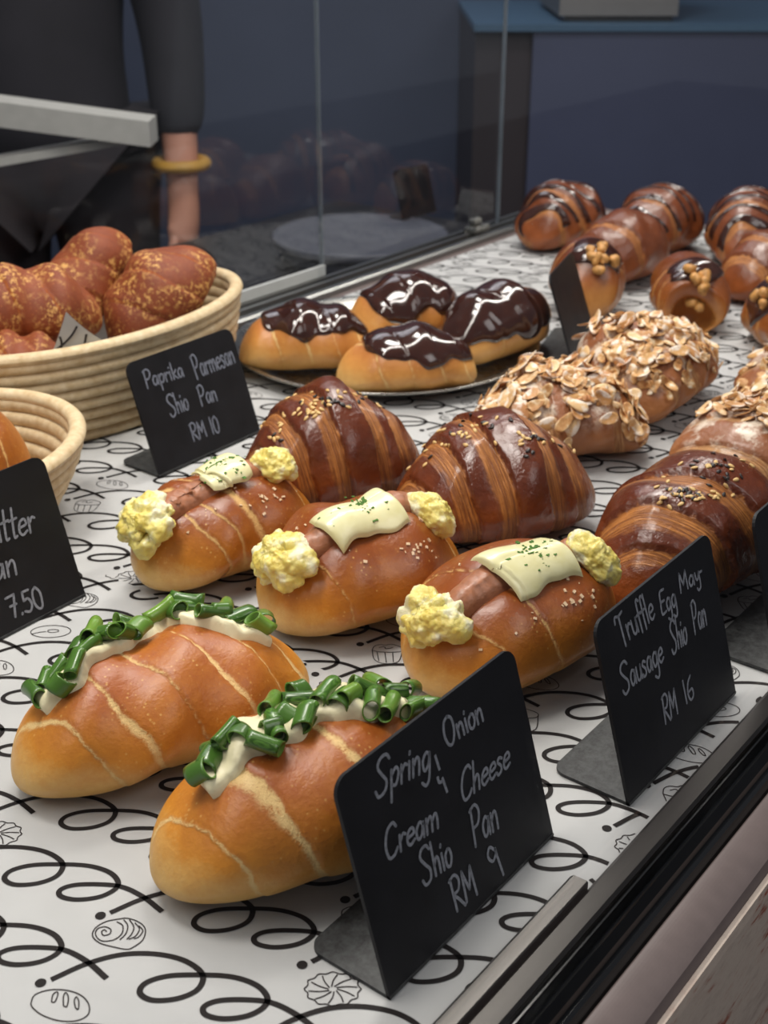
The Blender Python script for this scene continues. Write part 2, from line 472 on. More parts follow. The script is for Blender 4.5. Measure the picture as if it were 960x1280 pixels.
# ------------------------------------------------------------------ pastry bodies
class Body:
    """a rolled pastry: s in -1..1 along its length, th around it (pi/2 = top, pi = the side facing -y)"""
    def __init__(s_, L, W, H, p=2.1, q=1.9, lines=(), slant=0.22, kind='roll', seed=0, bend=0.0, step=0.0012,
                 groove=None, hollow=False, mid=0.0, lamw=0.14, rough=1.0):
        s_.L, s_.W, s_.H, s_.p, s_.q = L, W, H, p, q
        s_.lines, s_.slant, s_.kind, s_.bend, s_.step = lines, slant, kind, bend, step
        s_.groove, s_.hollow, s_.mid, s_.lamw = groove, hollow, mid, lamw
        r = np.random.default_rng(seed)
        s_.wv = [(r.uniform(1, 6), int(r.integers(0, 4)), r.uniform(0, 6.28), r.uniform(0.3, 1) * 0.0009 * rough) for _ in range(9)]
    def sigma(self, s, th):
        g = np.clip((th - PI / 2) / (PI / 2), -1.6, 1.6)
        return s - self.slant * g
    def layers(self, s, th):
        """offset, pale line mask, layered-edge coordinate"""
        sg = self.sigma(s, th)
        sg = sg + 0.010 * np.sin(th * 3.1 + s * 9 + self.wv[0][2]) + 0.006 * np.sin(th * 7.3 + self.wv[1][2]) + 0.003 * np.sin(th * 19 + s * 30)
        off = np.zeros_like(sg); line = np.zeros_like(sg); lam = np.zeros_like(sg); lc = np.zeros_like(sg)
        for sk, w in self.lines:
            d = 1.0 if sk >= self.mid else -1.0
            x = (sg - sk) * d
            off -= self.step * np.where(x > 0, np.exp(-np.maximum(x, 0) / (0.12 if self.kind == 'roll' else 0.2)), 0) * sstep(x, -0.012, 0.014)
            if self.kind == 'roll':
                ww = w * (0.75 + 0.35 * np.sin(th * 2.3 + sk * 11 + self.wv[2][2]))
                m = sstep(x, -0.008, 0.010) * (1 - sstep(x, ww * 0.4, ww * 1.15))
                line = np.maximum(line, m)
            else:
                m = sstep(x, 0.0, 0.02) * (1 - sstep(x, w * 0.55, w * 1.15))
                lam = np.maximum(lam, m)
                lc = np.where((x > -0.02) & (x < w * 1.15), x / 0.14, lc)
        return off, line, lam, lc
    def pos(self, s, th):
        s, th = np.broadcast_arrays(np.asarray(s, float), np.asarray(th, float))
        sa = np.clip(s, -1, 1)
        x = self.L / 2 * sa
        r = np.maximum(1 - np.abs(sa) ** self.p, 0) ** (1 / self.q)
        if self.hollow:
            e = 0.74
            r0 = max(1 - e ** self.p, 0) ** (1 / self.q)
            t = np.clip((sa - e) / (1 - e), 0, 1)
            lip = np.clip(t / 0.25, 0, 1)
            r = np.where(sa > e, np.where(t < 0.25, r0 * (1 + 0.06 * np.sin(lip * PI) - 0.30 * lip ** 2), r0 * 0.70 * np.sqrt(np.maximum(1 - ((t - 0.25) / 0.75) ** 2, 0))), r)
            x = np.where(sa > e, self.L / 2 * (e + 0.05 * np.sin(lip * PI / 2) * 1.0 - 0.75 * np.maximum(t - 0.2, 0)), x)
        c, n = np.cos(th), np.sin(th)
        off, line, lam, lc = self.layers(sa, th)
        k = r ** 0.7
        nz = sum(a * np.sin(w * 2 * sa + m * th + f) for w, m, f, a in self.wv)
        off = (off + nz) * k
        if self.kind != 'roll':
            off = off + 0.0006 * k * np.sin(th * 5 + sa * 9)
        if self.groove:
            g0, g1, gt, gd, gw = self.groove
            off = off - gd * np.exp(-((th - gt) / gw) ** 2) * sstep(sa, g0 - 0.08, g0 + 0.1) * (1 - sstep(sa, g1 - 0.1, g1 + 0.08))
        y = (self.W / 2 * r + off) * c + self.bend * self.W * (sa * sa - 0.3)
        kc = 0.43
        up = np.where(n > 0, kc * self.H * r + ((1 - kc) * self.H * r + off) * n, kc * self.H * r * (1 - np.abs(n) ** 1.1))
        z = up + 0.20 * self.H * np.maximum(1 - r, 0) ** 1.8 * (0.0 if self.hollow else 1.0)
        return np.stack([x + 0 * y, y, z + 0 * y], -1)
    def nrm(self, s, th, e=1e-3):
        s, th = np.asarray(s, float), np.asarray(th, float)
        a = self.pos(np.clip(s + e, -1, .999), th) - self.pos(np.clip(s - e, -.999, 1), th)
        b = self.pos(s, th + e) - self.pos(s, th - e)
        n = np.cross(b, a)
        return n / (np.linalg.norm(n, axis=-1, keepdims=True) + 1e-15)
    def mesh(self, name, mat, parent, ns=150, nt=112, brown=(0.12, 0.95), dark=0.0):
        s = np.sin(np.linspace(-PI / 2, PI / 2, ns))
        if self.hollow: s = np.linspace(-1, 1, ns)
        th = np.linspace(-PI / 2, 1.5 * PI, nt, endpoint=False)
        S, T = np.meshgrid(s[1:-1], th, indexing='ij')
        P = self.pos(S, T)
        off, line, lam, lc = self.layers(S, T)
        hz = P[..., 2] / self.H
        if self.kind == 'roll':
            b = sstep(hz, brown[0], brown[1]) * 0.8 + 0.12 + dark - 0.22 * np.abs(S) ** 4
            line = line * sstep(hz, 0.02, 0.3)
            bake = np.stack([b, line, lc], -1)
        else:
            b = 0.25 + 0.75 * sstep(hz, 0.1, 0.75) + dark
            bake = np.stack([b, lam, lc], -1)
        V = P.reshape(-1, 3); B = bake.reshape(-1, 3)
        p0, p1 = self.pos(-1.0, 0.0), self.pos(1.0, 0.0)
        n = len(V)
        V = np.vstack([V, p0[None], p1[None]]); B = np.vstack([B, B[:1], B[-1:]])
        F = []
        R = ns - 2
        for i in range(R - 1):
            for j in range(nt):
                j2 = (j + 1) % nt
                F.append((i * nt + j, i * nt + j2, (i + 1) * nt + j2, (i + 1) * nt + j))
        for j in range(nt):
            j2 = (j + 1) % nt
            F.append((n, j2, j)); F.append((n + 1, (R - 1) * nt + j, (R - 1) * nt + j2))
        o = obj(name, V, F, mat, parent, True, bake=B)
        lay = np.zeros((len(V), 3), np.float32)
        lay[:n] = np.stack([self.sigma(S, T), T, S], -1).reshape(-1, 3)
        a = o.data.attributes.new('lay', 'FLOAT_VECTOR', 'POINT')
        a.data.foreach_set('vector', lay.ravel())
        return o
    def shell(self, name, mat, parent, s0, s1, tl, tu, thick, m=70, n=26, extra=None, endw=0.12, bake=None):
        """a topping that clings to the body between the angles tl(s), tu(s)"""
        u = np.linspace(0, 1, m); s = s0 + (s1 - s0) * u
        t = np.linspace(-1, 1, n)
        S = np.repeat(s[:, None], n, 1)
        a, b = tl(s)[:, None], tu(s)[:, None]
        TH = (a + b) / 2 + (b - a) / 2 * t[None]
        P = self.pos(S, TH); N = self.nrm(S, TH, 0.06)
        prof = np.maximum(1 - np.abs(t) ** 6, 0)[None] ** 0.5
        en = np.minimum(np.minimum(u, 1 - u) / endw, 1.0)[:, None]
        en = np.sqrt(np.maximum(1 - (1 - en) ** 2, 0))
        h = thick(S, TH) if callable(thick) else thick
        h = h * prof * en
        if extra is not None: h = h + extra(S, TH)
        P = P + N * (h - 0.0004 * (prof * en < 0.05))[..., None]
        F = [(i * n + j, i * n + j + 1, (i + 1) * n + j + 1, (i + 1) * n + j) for i in range(m - 1) for j in range(n - 1)]
        return obj(name, P.reshape(-1, 3), F, mat, parent, True)

class Pastry:
    def __init__(self, name, body, x, y, yaw, z=0.0, label=None, cat='pastry', group=None, tilt=None):
        self.b = body
        self.root = empty(name, (x, y, z), 0, label, cat, group)
        e = Euler((0, 0, math.radians(yaw))) if tilt is None else Euler((math.radians(tilt[0]), math.radians(tilt[1]), math.radians(yaw)), 'XYZ')
        self.root.rotation_euler = e
        self.M = Matrix.Translation((x, y, z)) @ e.to_matrix().to_4x4()
        self.Mn = np.array(self.M)
        s = np.linspace(-0.97, 0.97, 140); th = np.linspace(-0.1 * PI, 1.25 * PI, 110)
        self.S, self.T = [a.ravel() for a in np.meshgrid(s, th, indexing='ij')]
        P = self.b.pos(self.S, self.T)
        W = P @ self.Mn[:3, :3].T + self.Mn[:3, 3]
        N = self.b.nrm(self.S, self.T) @ self.Mn[:3, :3].T
        vis = ((CAM - W) * N).sum(1) > -0.15 * np.linalg.norm(CAM - W, axis=1)
        self.S, self.T, W = self.S[vis], self.T[vis], W[vis]
        self.px = project(W)
    def st(self, x, y):
        k = np.argmin(((self.px - (x, y)) ** 2).sum(1))
        return self.S[k], self.T[k]
    def frame(self, s, th, lift=0.0, spin=0.0, tip=(0, 0)):
        """local matrix standing on the surface, z along the normal"""
        p = self.b.pos(s, th); n = self.b.nrm(s, th)
        n = Vector(n); p = Vector(p) + n * lift
        x = Vector((1, 0, 0)); x = (x - n * x.dot(n)).normalized(); y = n.cross(x)
        m = Matrix((x, y, n)).transposed().to_4x4()
        m.translation = p
        return m @ Matrix.Rotation(spin, 4, 'Z') @ Matrix.Rotation(tip[0], 4, 'X') @ Matrix.Rotation(tip[1], 4, 'Y')

# --- small toppings (one mesh each, shared by copies)
def mesh_only(o):
    me = o.data; bpy.data.objects.remove(o); return me

def scallion_mesh(ln, r, bend, sq, seed):
    n, m = 18, 7
    v, f, mi = [], [], []
    def ring(t, rr, skew):
        out = []
        for k in range(n):
            a = 2 * PI * k / n
            x = ln * (t - 0.5) + skew * rr * math.cos(a)
            out.append((x, rr * math.cos(a) + bend * (x / ln) ** 2 * ln, rr * sq * math.sin(a) + 0.0))
        return out
    rr = random.Random(seed); s0, s1 = rr.uniform(-.25, .25), rr.uniform(-.25, .25)
    rings = [ring(i / (m - 1), r, s0 if i == 0 else (s1 if i == m - 1 else 0)) for i in range(m)]
    rings += [ring(1 - i / (m - 1), r * 0.86, s1 if i == 0 else (s0 if i == m - 1 else 0)) for i in range(m)]
    for R in rings: v += R
    T = len(rings)
    for i in range(T):
        for k in range(n):
            i2, k2 = (i + 1) % T, (k + 1) % n
            f.append((i * n + k, i * n + k2, i2 * n + k2, i2 * n + k)); mi.append(0 if i < m - 1 else 1)
    o = obj('scallion_piece', v, f, None, None, True, [MAT['scallion'], MAT['scallion_inside']], mi)
    return mesh_only(o)
SCALLION = [scallion_mesh(0.0145, 0.0040, 0.25, 0.85, 1), scallion_mesh(0.0105, 0.0048, 0.15, 0.75, 2), scallion_mesh(0.0165, 0.0036, -0.2, 0.95, 3),
            scallion_mesh(0.0080, 0.0052, 0.1, 0.7, 4), scallion_mesh(0.0130, 0.0046, -0.15, 0.62, 5), scallion_mesh(0.0150, 0.0050, 0.2, 0.72, 6)]

def seed_mesh(mat):
    v, f = [], []
    n, m = 10, 7
    for i in range(m):
        a = PI * i / (m - 1)
        for k in range(n):
            b = 2 * PI * k / n
            w = 1.0 - 0.35 * math.cos(a) * -1 * 0.6
            v.append((0.0020 * math.cos(a), 0.00112 * w * math.sin(a) * math.cos(b), 0.0007 * math.sin(a) * math.sin(b)))
    f = [(i * n + k, i * n + (k + 1) % n, (i + 1) * n + (k + 1) % n, (i + 1) * n + k) for i in range(m - 1) for k in range(n)]
    return mesh_only(obj('sesame_seed', v, f, mat))
SEED = [seed_mesh(MAT['seed_pale']), seed_mesh(MAT['seed_dark'])]

def flake_mesh(a, b, curl, seed):
    r = random.Random(seed)
    n = 20
    top, bot = [], []
    rings = [0.0, 0.45, 0.8, 1.0]
    v = []
    for side in (1, -1):
        for q in rings[1:]:
            for k in range(n):
                t = 2 * PI * k / n
                taper = 1 - 0.28 * math.cos(t)
                x, y = a * q * math.cos(t), b * q * math.sin(t) * taper
                z = curl * (x / a) ** 2 * a * 0.5 + curl * 0.6 * (y / b) ** 2 * b + side * 0.00045 * (1 if q < 1 else 0.3)
                v.append((x, y, z))
    c0, c1 = len(v), len(v) + 1
    v += [(0, 0, 0.00045), (0, 0, -0.00045)]
    f = []
    for s in range(2):
        o = s * 3 * n
        for k in range(n):
            k2 = (k + 1) % n
            t = (c0 if s == 0 else c1, o + k, o + k2)
            f.append(t if s == 0 else t[::-1])
            for i in range(2):
                q = (o + i * n + k, o + (i + 1) * n + k, o + (i + 1) * n + k2, o + i * n + k2)
                f.append(q if s == 0 else q[::-1])
    for k in range(n):
        k2 = (k + 1) % n
        f.append((2 * n + k, 5 * n + k, 5 * n + k2, 2 * n + k2))
    return mesh_only(obj('almond_flake', v, f, MAT['almond']))
FLAKE = [flake_mesh(0.0092, 0.0046, 0.35, 1), flake_mesh(0.0078, 0.0048, -0.3, 2), flake_mesh(0.0102, 0.0044, 0.2, 3), flake_mesh(0.0072, 0.0040, 0.5, 4)]

def sphere_dirs(n=56, m=40):
    th = np.linspace(0, PI, m); ph = np.linspace(0, 2 * PI, n, endpoint=False)
    T, Pp = np.meshgrid(th, ph, indexing='ij')
    D = np.stack([np.sin(T) * np.cos(Pp), np.sin(T) * np.sin(Pp), np.cos(T)], -1).reshape(-1, 3)
    F = [(i * n + k, (i + 1) * n + k, (i + 1) * n + (k + 1) % n, i * n + (k + 1) % n) for i in range(m - 1) for k in range(n)]
    return D, F

def clump(rx, ry, rz, lumps, lr, seed, n=110, m=80):
    """lumpy mound: the outer envelope of many small balls"""
    r = np.random.default_rng(seed)
    D, F = sphere_dirs(n, m)
    cs = []
    for _ in range(lumps):
        d = r.normal(size=3); d /= np.linalg.norm(d)
        d[2] = abs(d[2]) * 0.9 + 0.02
        q = r.uniform(0.55, 0.92)
        cs.append((d * q * np.array([rx, ry, rz]), lr * r.uniform(0.55, 1.55)))
    cs.append((np.zeros(3), min(rx, ry, rz) * 0.6))
    for _ in range(lumps * 2 if lumps > 20 else 0):
        d = r.normal(size=3); d /= np.linalg.norm(d); d[2] = abs(d[2])
        cs.append((d * r.uniform(.85, 1.02) * np.array([rx, ry, rz]), lr * r.uniform(0.3, 0.6)))
    acc = np.zeros(len(D))
    for c, q in cs:
        b = D @ c
        disc = b * b - c @ c + q * q
        rr = np.where(disc > 0, b + np.sqrt(np.maximum(disc, 0)), 0)
        acc += np.maximum(rr * 100, 0) ** 13
    R = acc ** (1 / 13) / 100 * (0.95 if lumps > 20 else 1.0)
    if lumps > 20:
        from mathutils import noise as mn
        V = D * R[:, None]
        R = R + np.array([0.0016 * mn.fractal(Vector(v) * 210 + Vector((seed * 3.1, 0, 0)), 0.9, 2.1, 4) for v in V])
    return D * R[:, None], F

def nut_mesh(seed, size):
    V, F = clump(size, size * 0.8, size * 0.6, 6, size * 0.5, seed, 16, 12)
    return mesh_only(obj('nut_piece', V, F, MAT['nut']))
NUT = [nut_mesh(k, 0.0055) for k in range(3)]

def scatter_specks(name, P, pts, size, mat, label=None, kindm='flat', seed=0):
    """uncountable little specks standing on a surface, one object"""
    r = random.Random(seed)
    mb = MB()
    for (p, n) in pts:
        n = Vector(n); x = n.orthogonal().normalized(); y = n.cross(x)
        a = r.uniform(0, 6.28); q = size * r.uniform(0.5, 1.4)
        u = (x * math.cos(a) + y * math.sin(a)) * q; w = (y * math.cos(a) - x * math.sin(a)) * q * r.uniform(0.4, 0.9)
        h = n * q * (0.7 if kindm == 'cube' else 0.25)
        p = Vector(p)
        b = [p - u - w * 0.6, p + u * 0.8 - w, p + u + w * 0.7, p - u * 0.7 + w]
        t = [c + h + n * r.uniform(-.2, .2) * q * 0.4 for c in b]
        mb.add(b + t, [(4, 5, 6, 7), (0, 1, 5, 4), (1, 2, 6, 5), (2, 3, 7, 6), (3, 0, 4, 7), (3, 2, 1, 0)])
    o = mb.build(name, mat, P.root)
    o['kind'] = 'stuff'
    return o

# ================================================================== SETTING
FLOOR = -0.90
o = obj('floor', [(-4, -4, FLOOR), (9, -4, FLOOR), (9, 9, FLOOR), (-4, 9, FLOOR)], [(0, 1, 2, 3)], MAT['dark_floor'], None, False)
tag(o, kind='structure')
def facing_box(x0, x1, dist, z0, z1, depth, far=None):
    """corner points of an upright box square to the view, between two picture columns at a distance"""
    k = math.cos(PITCH)
    base = CAM[:2] + _hd[:2] * dist
    rt = C_R[:2]
    sc = (dist * math.cos(PITCH) + 0.25 * 0) / FPX
    a = base + rt * (x0 - CX) * sc; b = base + rt * (x1 - CX) * sc
    return a, b, _hd[:2] * depth
def upright(mb, x0, x1, dist, z0, z1, depth, mi=0):
    a, b, d = facing_box(x0, x1, dist, z0, z1, depth)
    q = [a, b, b + d, a + d]
    v = [(p[0], p[1], z0) for p in q] + [(p[0], p[1], z1) for p in q]
    return mb.add(v, [(0, 3, 2, 1), (4, 5, 6, 7), (0, 1, 5, 4), (1, 2, 6, 5), (2, 3, 7, 6), (3, 0, 4, 7)], mi)
mb = MB(); upright(mb, -1100, 2300, 3.3, FLOOR, 1.9, 0.08)
tag(mb.build('wall_back', MAT['navy_wall']), kind='structure')

# ---- the display case
case = empty('display_case', (0, 0, 0), 0, 'long glass fronted bakery display case with a stone front and dark metal rails', 'display case')
U0, U1 = -0.35, 1.44
mb = MB(); mb.box((U0, 0.172, -0.05), (U1, 0.80, -0.0015), bev=0.001)
mb.build('shelf', MAT['ledge'], case)
# front rail: grey metal strip, then a black glazing channel, then the mauve ledge and the stone face
mb = MB(); mb.prism([(0.1765, -0.02), (0.1765, 0.0035), (0.1748, 0.005), (0.1672, 0.0045), (0.1660, 0.003), (0.1660, -0.02)], U0, U1)
mb.build('front_rail', MAT['rail'], case)
mb = MB(); mb.prism([(0.1845, 0.0012), (0.1845, 0.006), (0.183, 0.0075), (0.1770, 0.0078), (0.1765, 0.0072), (0.1765, 0.0012)], U0, 0.357)
o = mb.build('rail_cover', MAT['rail'], case)
mb = MB()
mb.prism([(0.1662, -0.03), (0.1662, 0.0005), (0.1640, 0.003), (0.1632, 0.003), (0.1628, -0.004), (0.1598, -0.004), (0.1594, 0.002), (0.1582, 0.0026), (0.1560, -0.002), (0.1552, -0.006), (0.1542, -0.006), (0.1530, -0.0075), (0.1500, -0.012), (0.1500, -0.03)], U0, U1)
mb.build('glazing_channel', MAT['black_gloss'], case)
mb = MB()
prof = [(0.1500, -0.04), (0.1500, -0.010), (0.1490, -0.0085)] + [(0.1484 - 0.00125 * k, -0.0072 - 0.0062 * (k / 12) ** 2) for k in range(13)] + [(0.131, -0.020), (0.131, -0.04)]
mb.prism(prof, U0, U1)
mb.build('front_ledge', MAT['ledge'], case)
mb = MB(); mb.prism([(0.1315, -0.018), (0.1292, -0.0185), (0.1285, -0.024), (0.1285, -0.89), (0.17, -0.89), (0.17, -0.06), (0.1315, -0.04)], U0, U1)
mb.build('stone_front', MAT['stone'], case)
# body panels to the floor so that the case stands
mb = MB(); mb.box((U0, 0.18, FLOOR), (U1, 0.80, -0.06))
mb.build('case_body', MAT['navy'], case)
mb = MB(); mb.box((U0, 0.1604, -0.003), (U1, 0.1622, 0.52))
mb.build('front_glass', MAT['glass'], case)
# back edge: aluminium sliding track
mb = MB()
mb.prism([(0.795, -0.02), (0.795, 0.004), (0.797, 0.006), (0.803, 0.006), (0.804, 0.001), (0.811, 0.001), (0.812, 0.007), (0.817, 0.007), (0.818, 0.001), (0.826, 0.001), (0.827, 0.006), (0.832, 0.006), (0.833, -0.02)], U0, U1)
mb.build('sliding_track', MAT['track'], case)
# sliding back panes; their polished edges show as pale upright lines
for (a, b, v) in ((-0.30, 0.968, 0.835), (0.95, 1.272, 0.822)):
    mb = MB(); mb.box((a, v, 0.004), (b, v + 0.004, 0.62))
    pn = mb.build('sliding_pane', MAT['glass'], case)
    mb = MB(); mb.box((b, v, 0.004), (b + 0.0022, v + 0.004, 0.62))
    mb.build('pane_edge', MAT['glass_edge'], pn)
    mb = MB(); mb.box((a, v - 0.004, 0.0065), (b, v - 0.0003, 0.017))
    if v > 0.83: mb.build('bottom_strip', MAT['white_strip'], pn)
# little chrome glass clips on the track
for (u, v) in ((1.20, 0.818), (1.345, 0.815)):
    mb = MB(); mb.box((u, v - 0.012, 0.006), (u + 0.03, v + 0.004, 0.014), bev=0.002)
    mb.box((u + 0.008, v - 0.006, 0.014), (u + 0.022, v + 0.003, 0.022), bev=0.002)
    mb.build('pane_clip', MAT['steel'], case)
# worktop behind the case
wt = empty('back_worktop', (0, 0, 0), 0, 'dark glossy worktop running behind the sliding panes of the case', 'worktop')
mb = MB(); mb.box((U0, 0.845, -0.13), (1.62, 1.36, -0.10), bev=0.003)
mb.build('slab', MAT['worktop'], wt)
mb = MB(); mb.box((U0, 0.86, FLOOR), (1.60, 1.33, -0.131))
mb.build('carcass', MAT['navy'], wt)

# ---- printed paper sheets
d0 = at(131, 1140); T1 = at(382, 1201) - d0; T2 = (at(51, 1230) - d0) * 0.93
motif_px = [(128, 552), (215, 513), (300, 490), (380, 487), (450, 500), (495, 525), (508, 550), (490, 580), (440, 600), (380, 603), (350, 585), (365, 560), (420, 543),
            (500, 540), (580, 545), (640, 565), (668, 595), (660, 620), (620, 642), (560, 650), (515, 640), (510, 620), (545, 605), (610, 602), (680, 610), (745, 642), (804, 688)]
dot_px = (102, 560)
dref = at(dot_px[0] / 2, dot_px[1] / 2 + 950)
MOTIF = smooth_line([at(x / 2, y / 2 + 950) - dref for x, y in motif_px], 7)
def crop(pts, k, ox, oy, ref):
    return [at(x / k + ox, y / k + oy) - ref for x, y in pts]
r0 = at(131, 1140)
ICONS = []
# rolled bun with a spiral
sp = [(555, 640), (545, 630), (530, 640), (540, 658), (570, 650), (575, 628), (545, 615), (510, 625), (500, 655), (530, 685), (590, 680), (630, 650), (635, 610), (605, 590)]
ICONS.append([crop(q, 4, 0, 1000, r0) for q in (
    [(605, 578), (660, 573), (720, 595), (748, 630), (735, 680), (690, 715), (655, 727), (590, 715), (520, 695), (485, 660), (500, 620), (550, 590), (605, 578)], sp,
    [(640, 580), (660, 610), (650, 650), (620, 680)], [(668, 580), (690, 615), (680, 650), (655, 678)], [(695, 595), (718, 625), (700, 660), (665, 678)], [(715, 610), (735, 635), (715, 665), (690, 675)])])
r1 = at(51, 1230)
ICONS.append([crop(q, 4, 0, 1000, r1) for q in (
    [(155, 1025), (175, 980), (250, 955), (340, 958), (410, 985), (445, 1030), (440, 1080), (380, 1110), (290, 1108), (210, 1080), (165, 1045), (155, 1025)],
    [(258, 1015), (265, 980), (285, 965), (290, 980), (275, 1015), (258, 1015)], [(318, 1035), (318, 990), (330, 968), (343, 995), (335, 1038), (318, 1035)], [(378, 1045), (372, 1010), (383, 990), (395, 1015), (392, 1052), (378, 1045)])])
# scalloped tart
r2 = at(230 + 588 / 3.84, 1080 + 465 / 3.84)
tart = []
for k in range(25):
    a = 2 * PI * k / 24; w = 1 + 0.05 * math.cos(12 * a)
    tart.append((735 + 130 * w * math.cos(a), 580 + 78 * w * math.sin(a)))
ICONS.append([crop(q, 3.84, 230, 1080, r2) for q in [tart] + [[(735 + 20 * math.cos(a), 580 + 12 * math.sin(a)), (735 + 70 * math.cos(a + .35), 580 + 42 * math.sin(a + .35)), (735 + 118 * math.cos(a + .5), 580 + 70 * math.sin(a + .5))] for a in np.linspace(0, 2 * PI, 11)[:-1]]])
# ring doughnut
r3 = at(340 + 380 / 5.333, 780 + 203 / 5.333)
el = lambda cx, cy, a, b: [(cx + a * math.cos(t), cy + b * math.sin(t)) for t in np.linspace(0, 2 * PI, 20)]
ICONS.append([crop(q, 5.333, 340, 780, r3) for q in (el(577, 266, 138, 44), el(592, 262, 38, 11), [(452, 285), (500, 272), (545, 266)])])
# muffin in a cup
r4 = at(340 + 170 / 5.333, 780 + 445 / 5.333)
ICONS.append([crop(q, 5.333, 340, 780, r4) for q in ([(250, 490), (270, 460), (310, 448), (350, 452), (390, 445), (440, 460), (470, 480), (450, 500), (380, 505), (300, 502), (250, 490)], [(252, 492), (262, 560), (330, 590), (430, 575), (468, 485)], [(285, 505), (292, 570)], [(340, 508), (345, 585)], [(395, 508), (395, 580)], [(300, 470), (340, 465), (350, 480), (400, 470)])])

def pattern(mb, bounds, phase=(0, 0), z=0.00025, w=0.0023):
    a0, a1, b0, b1 = bounds
    ins = lambda P: (P[:, 0] > a0 + .001) & (P[:, 0] < a1 - .001) & (P[:, 1] > b0 + .001) & (P[:, 1] < b1 - .001)
    def put(P, w, mi):
        k = ins(P); i = 0
        while i < len(P):
            if k[i]:
                j = i
                while j < len(P) and k[j]: j += 1
                if j - i > 1:
                    Q = P[i:j].copy(); Q[:, 2] = z
                    mb.ribbon(Q, w, mi=mi)
                i = j
            else: i += 1
    c = np.linalg.inv(np.array([T1[:2], T2[:2]]).T)
    cs = [c @ (np.array(q) - dref[:2]) for q in ((a0, b0), (a0, b1), (a1, b0), (a1, b1))]
    i0, i1 = int(min(q[0] for q in cs)) - 2, int(max(q[0] for q in cs)) + 2
    j0, j1 = int(min(q[1] for q in cs)) - 3, int(max(q[1] for q in cs)) + 3
    for i in range(i0, i1 + 1):
        for j in range(j0, j1 + 1):
            o = dref + T1 * (i + phase[0]) + T2 * (j + phase[1])
            if not (a0 - .12 < o[0] < a1 + .12 and b0 - .1 < o[1] < b1 + .1): continue
            put(MOTIF + o, w, 1)
            if a0 + .002 < o[0] < a1 - .002 and b0 + .002 < o[1] < b1 - .002: mb.disc((o[0], o[1], z), 0.0021, mi=1)
            ic = ICONS[(i * 2 + j * 3) % 5 if (i, j) not in ((0, 0), (0, -1), (1, -1)) or phase != (0, 0) else {(0, 0): 1, (0, -1): 0, (1, -1): 2}[(i, j)]]
            for q in ic:
                put(smooth_line(np.array(q) + o, 4), 0.0005, 2)

def sheet(name, a0, a1, b0, b1, z, label, phase=(0, 0)):
    mb = MB()
    n, m = 40, 30
    v = []
    for i in range(n + 1):
        for j in range(m + 1):
            v.append((a0 + (a1 - a0) * i / n, b0 + (b1 - b0) * j / m, 0))
    mb.add(v, [(i * (m + 1) + j, (i + 1) * (m + 1) + j, (i + 1) * (m + 1) + j + 1, i * (m + 1) + j + 1) for i in range(n) for j in range(m)], 0)
    mb.box((a0, b0, -0.0002), (a1, b1, -0.00001), 0)
    pattern(mb, (a0, a1, b0, b1), phase)
    o = mb.build(name, MAT['paper'], None, False, [MAT['paper'], MAT['ink'], MAT['ink_fine']])
    o.location = (0, 0, z)
    return tag(o, label, 'paper', 'printed paper sheets lining the shelf')
sheet('paper_sheet', -0.10, 0.417, 0.1775, 0.785, 0.0004, 'white paper sheet printed with black scribbles under the spring onion rolls')
sheet('paper_sheet', 0.40, 0.93, 0.1768, 0.784, -0.0003, 'white scribble printed paper sheet under the sesame and almond croissants and the steel plate', (0.1, 0.05))
sheet('paper_sheet', 0.915, 1.42, 0.1768, 0.785, -0.0008, 'white scribble printed paper sheet at the far end under the chocolate pastries', (0.3, 0.4))

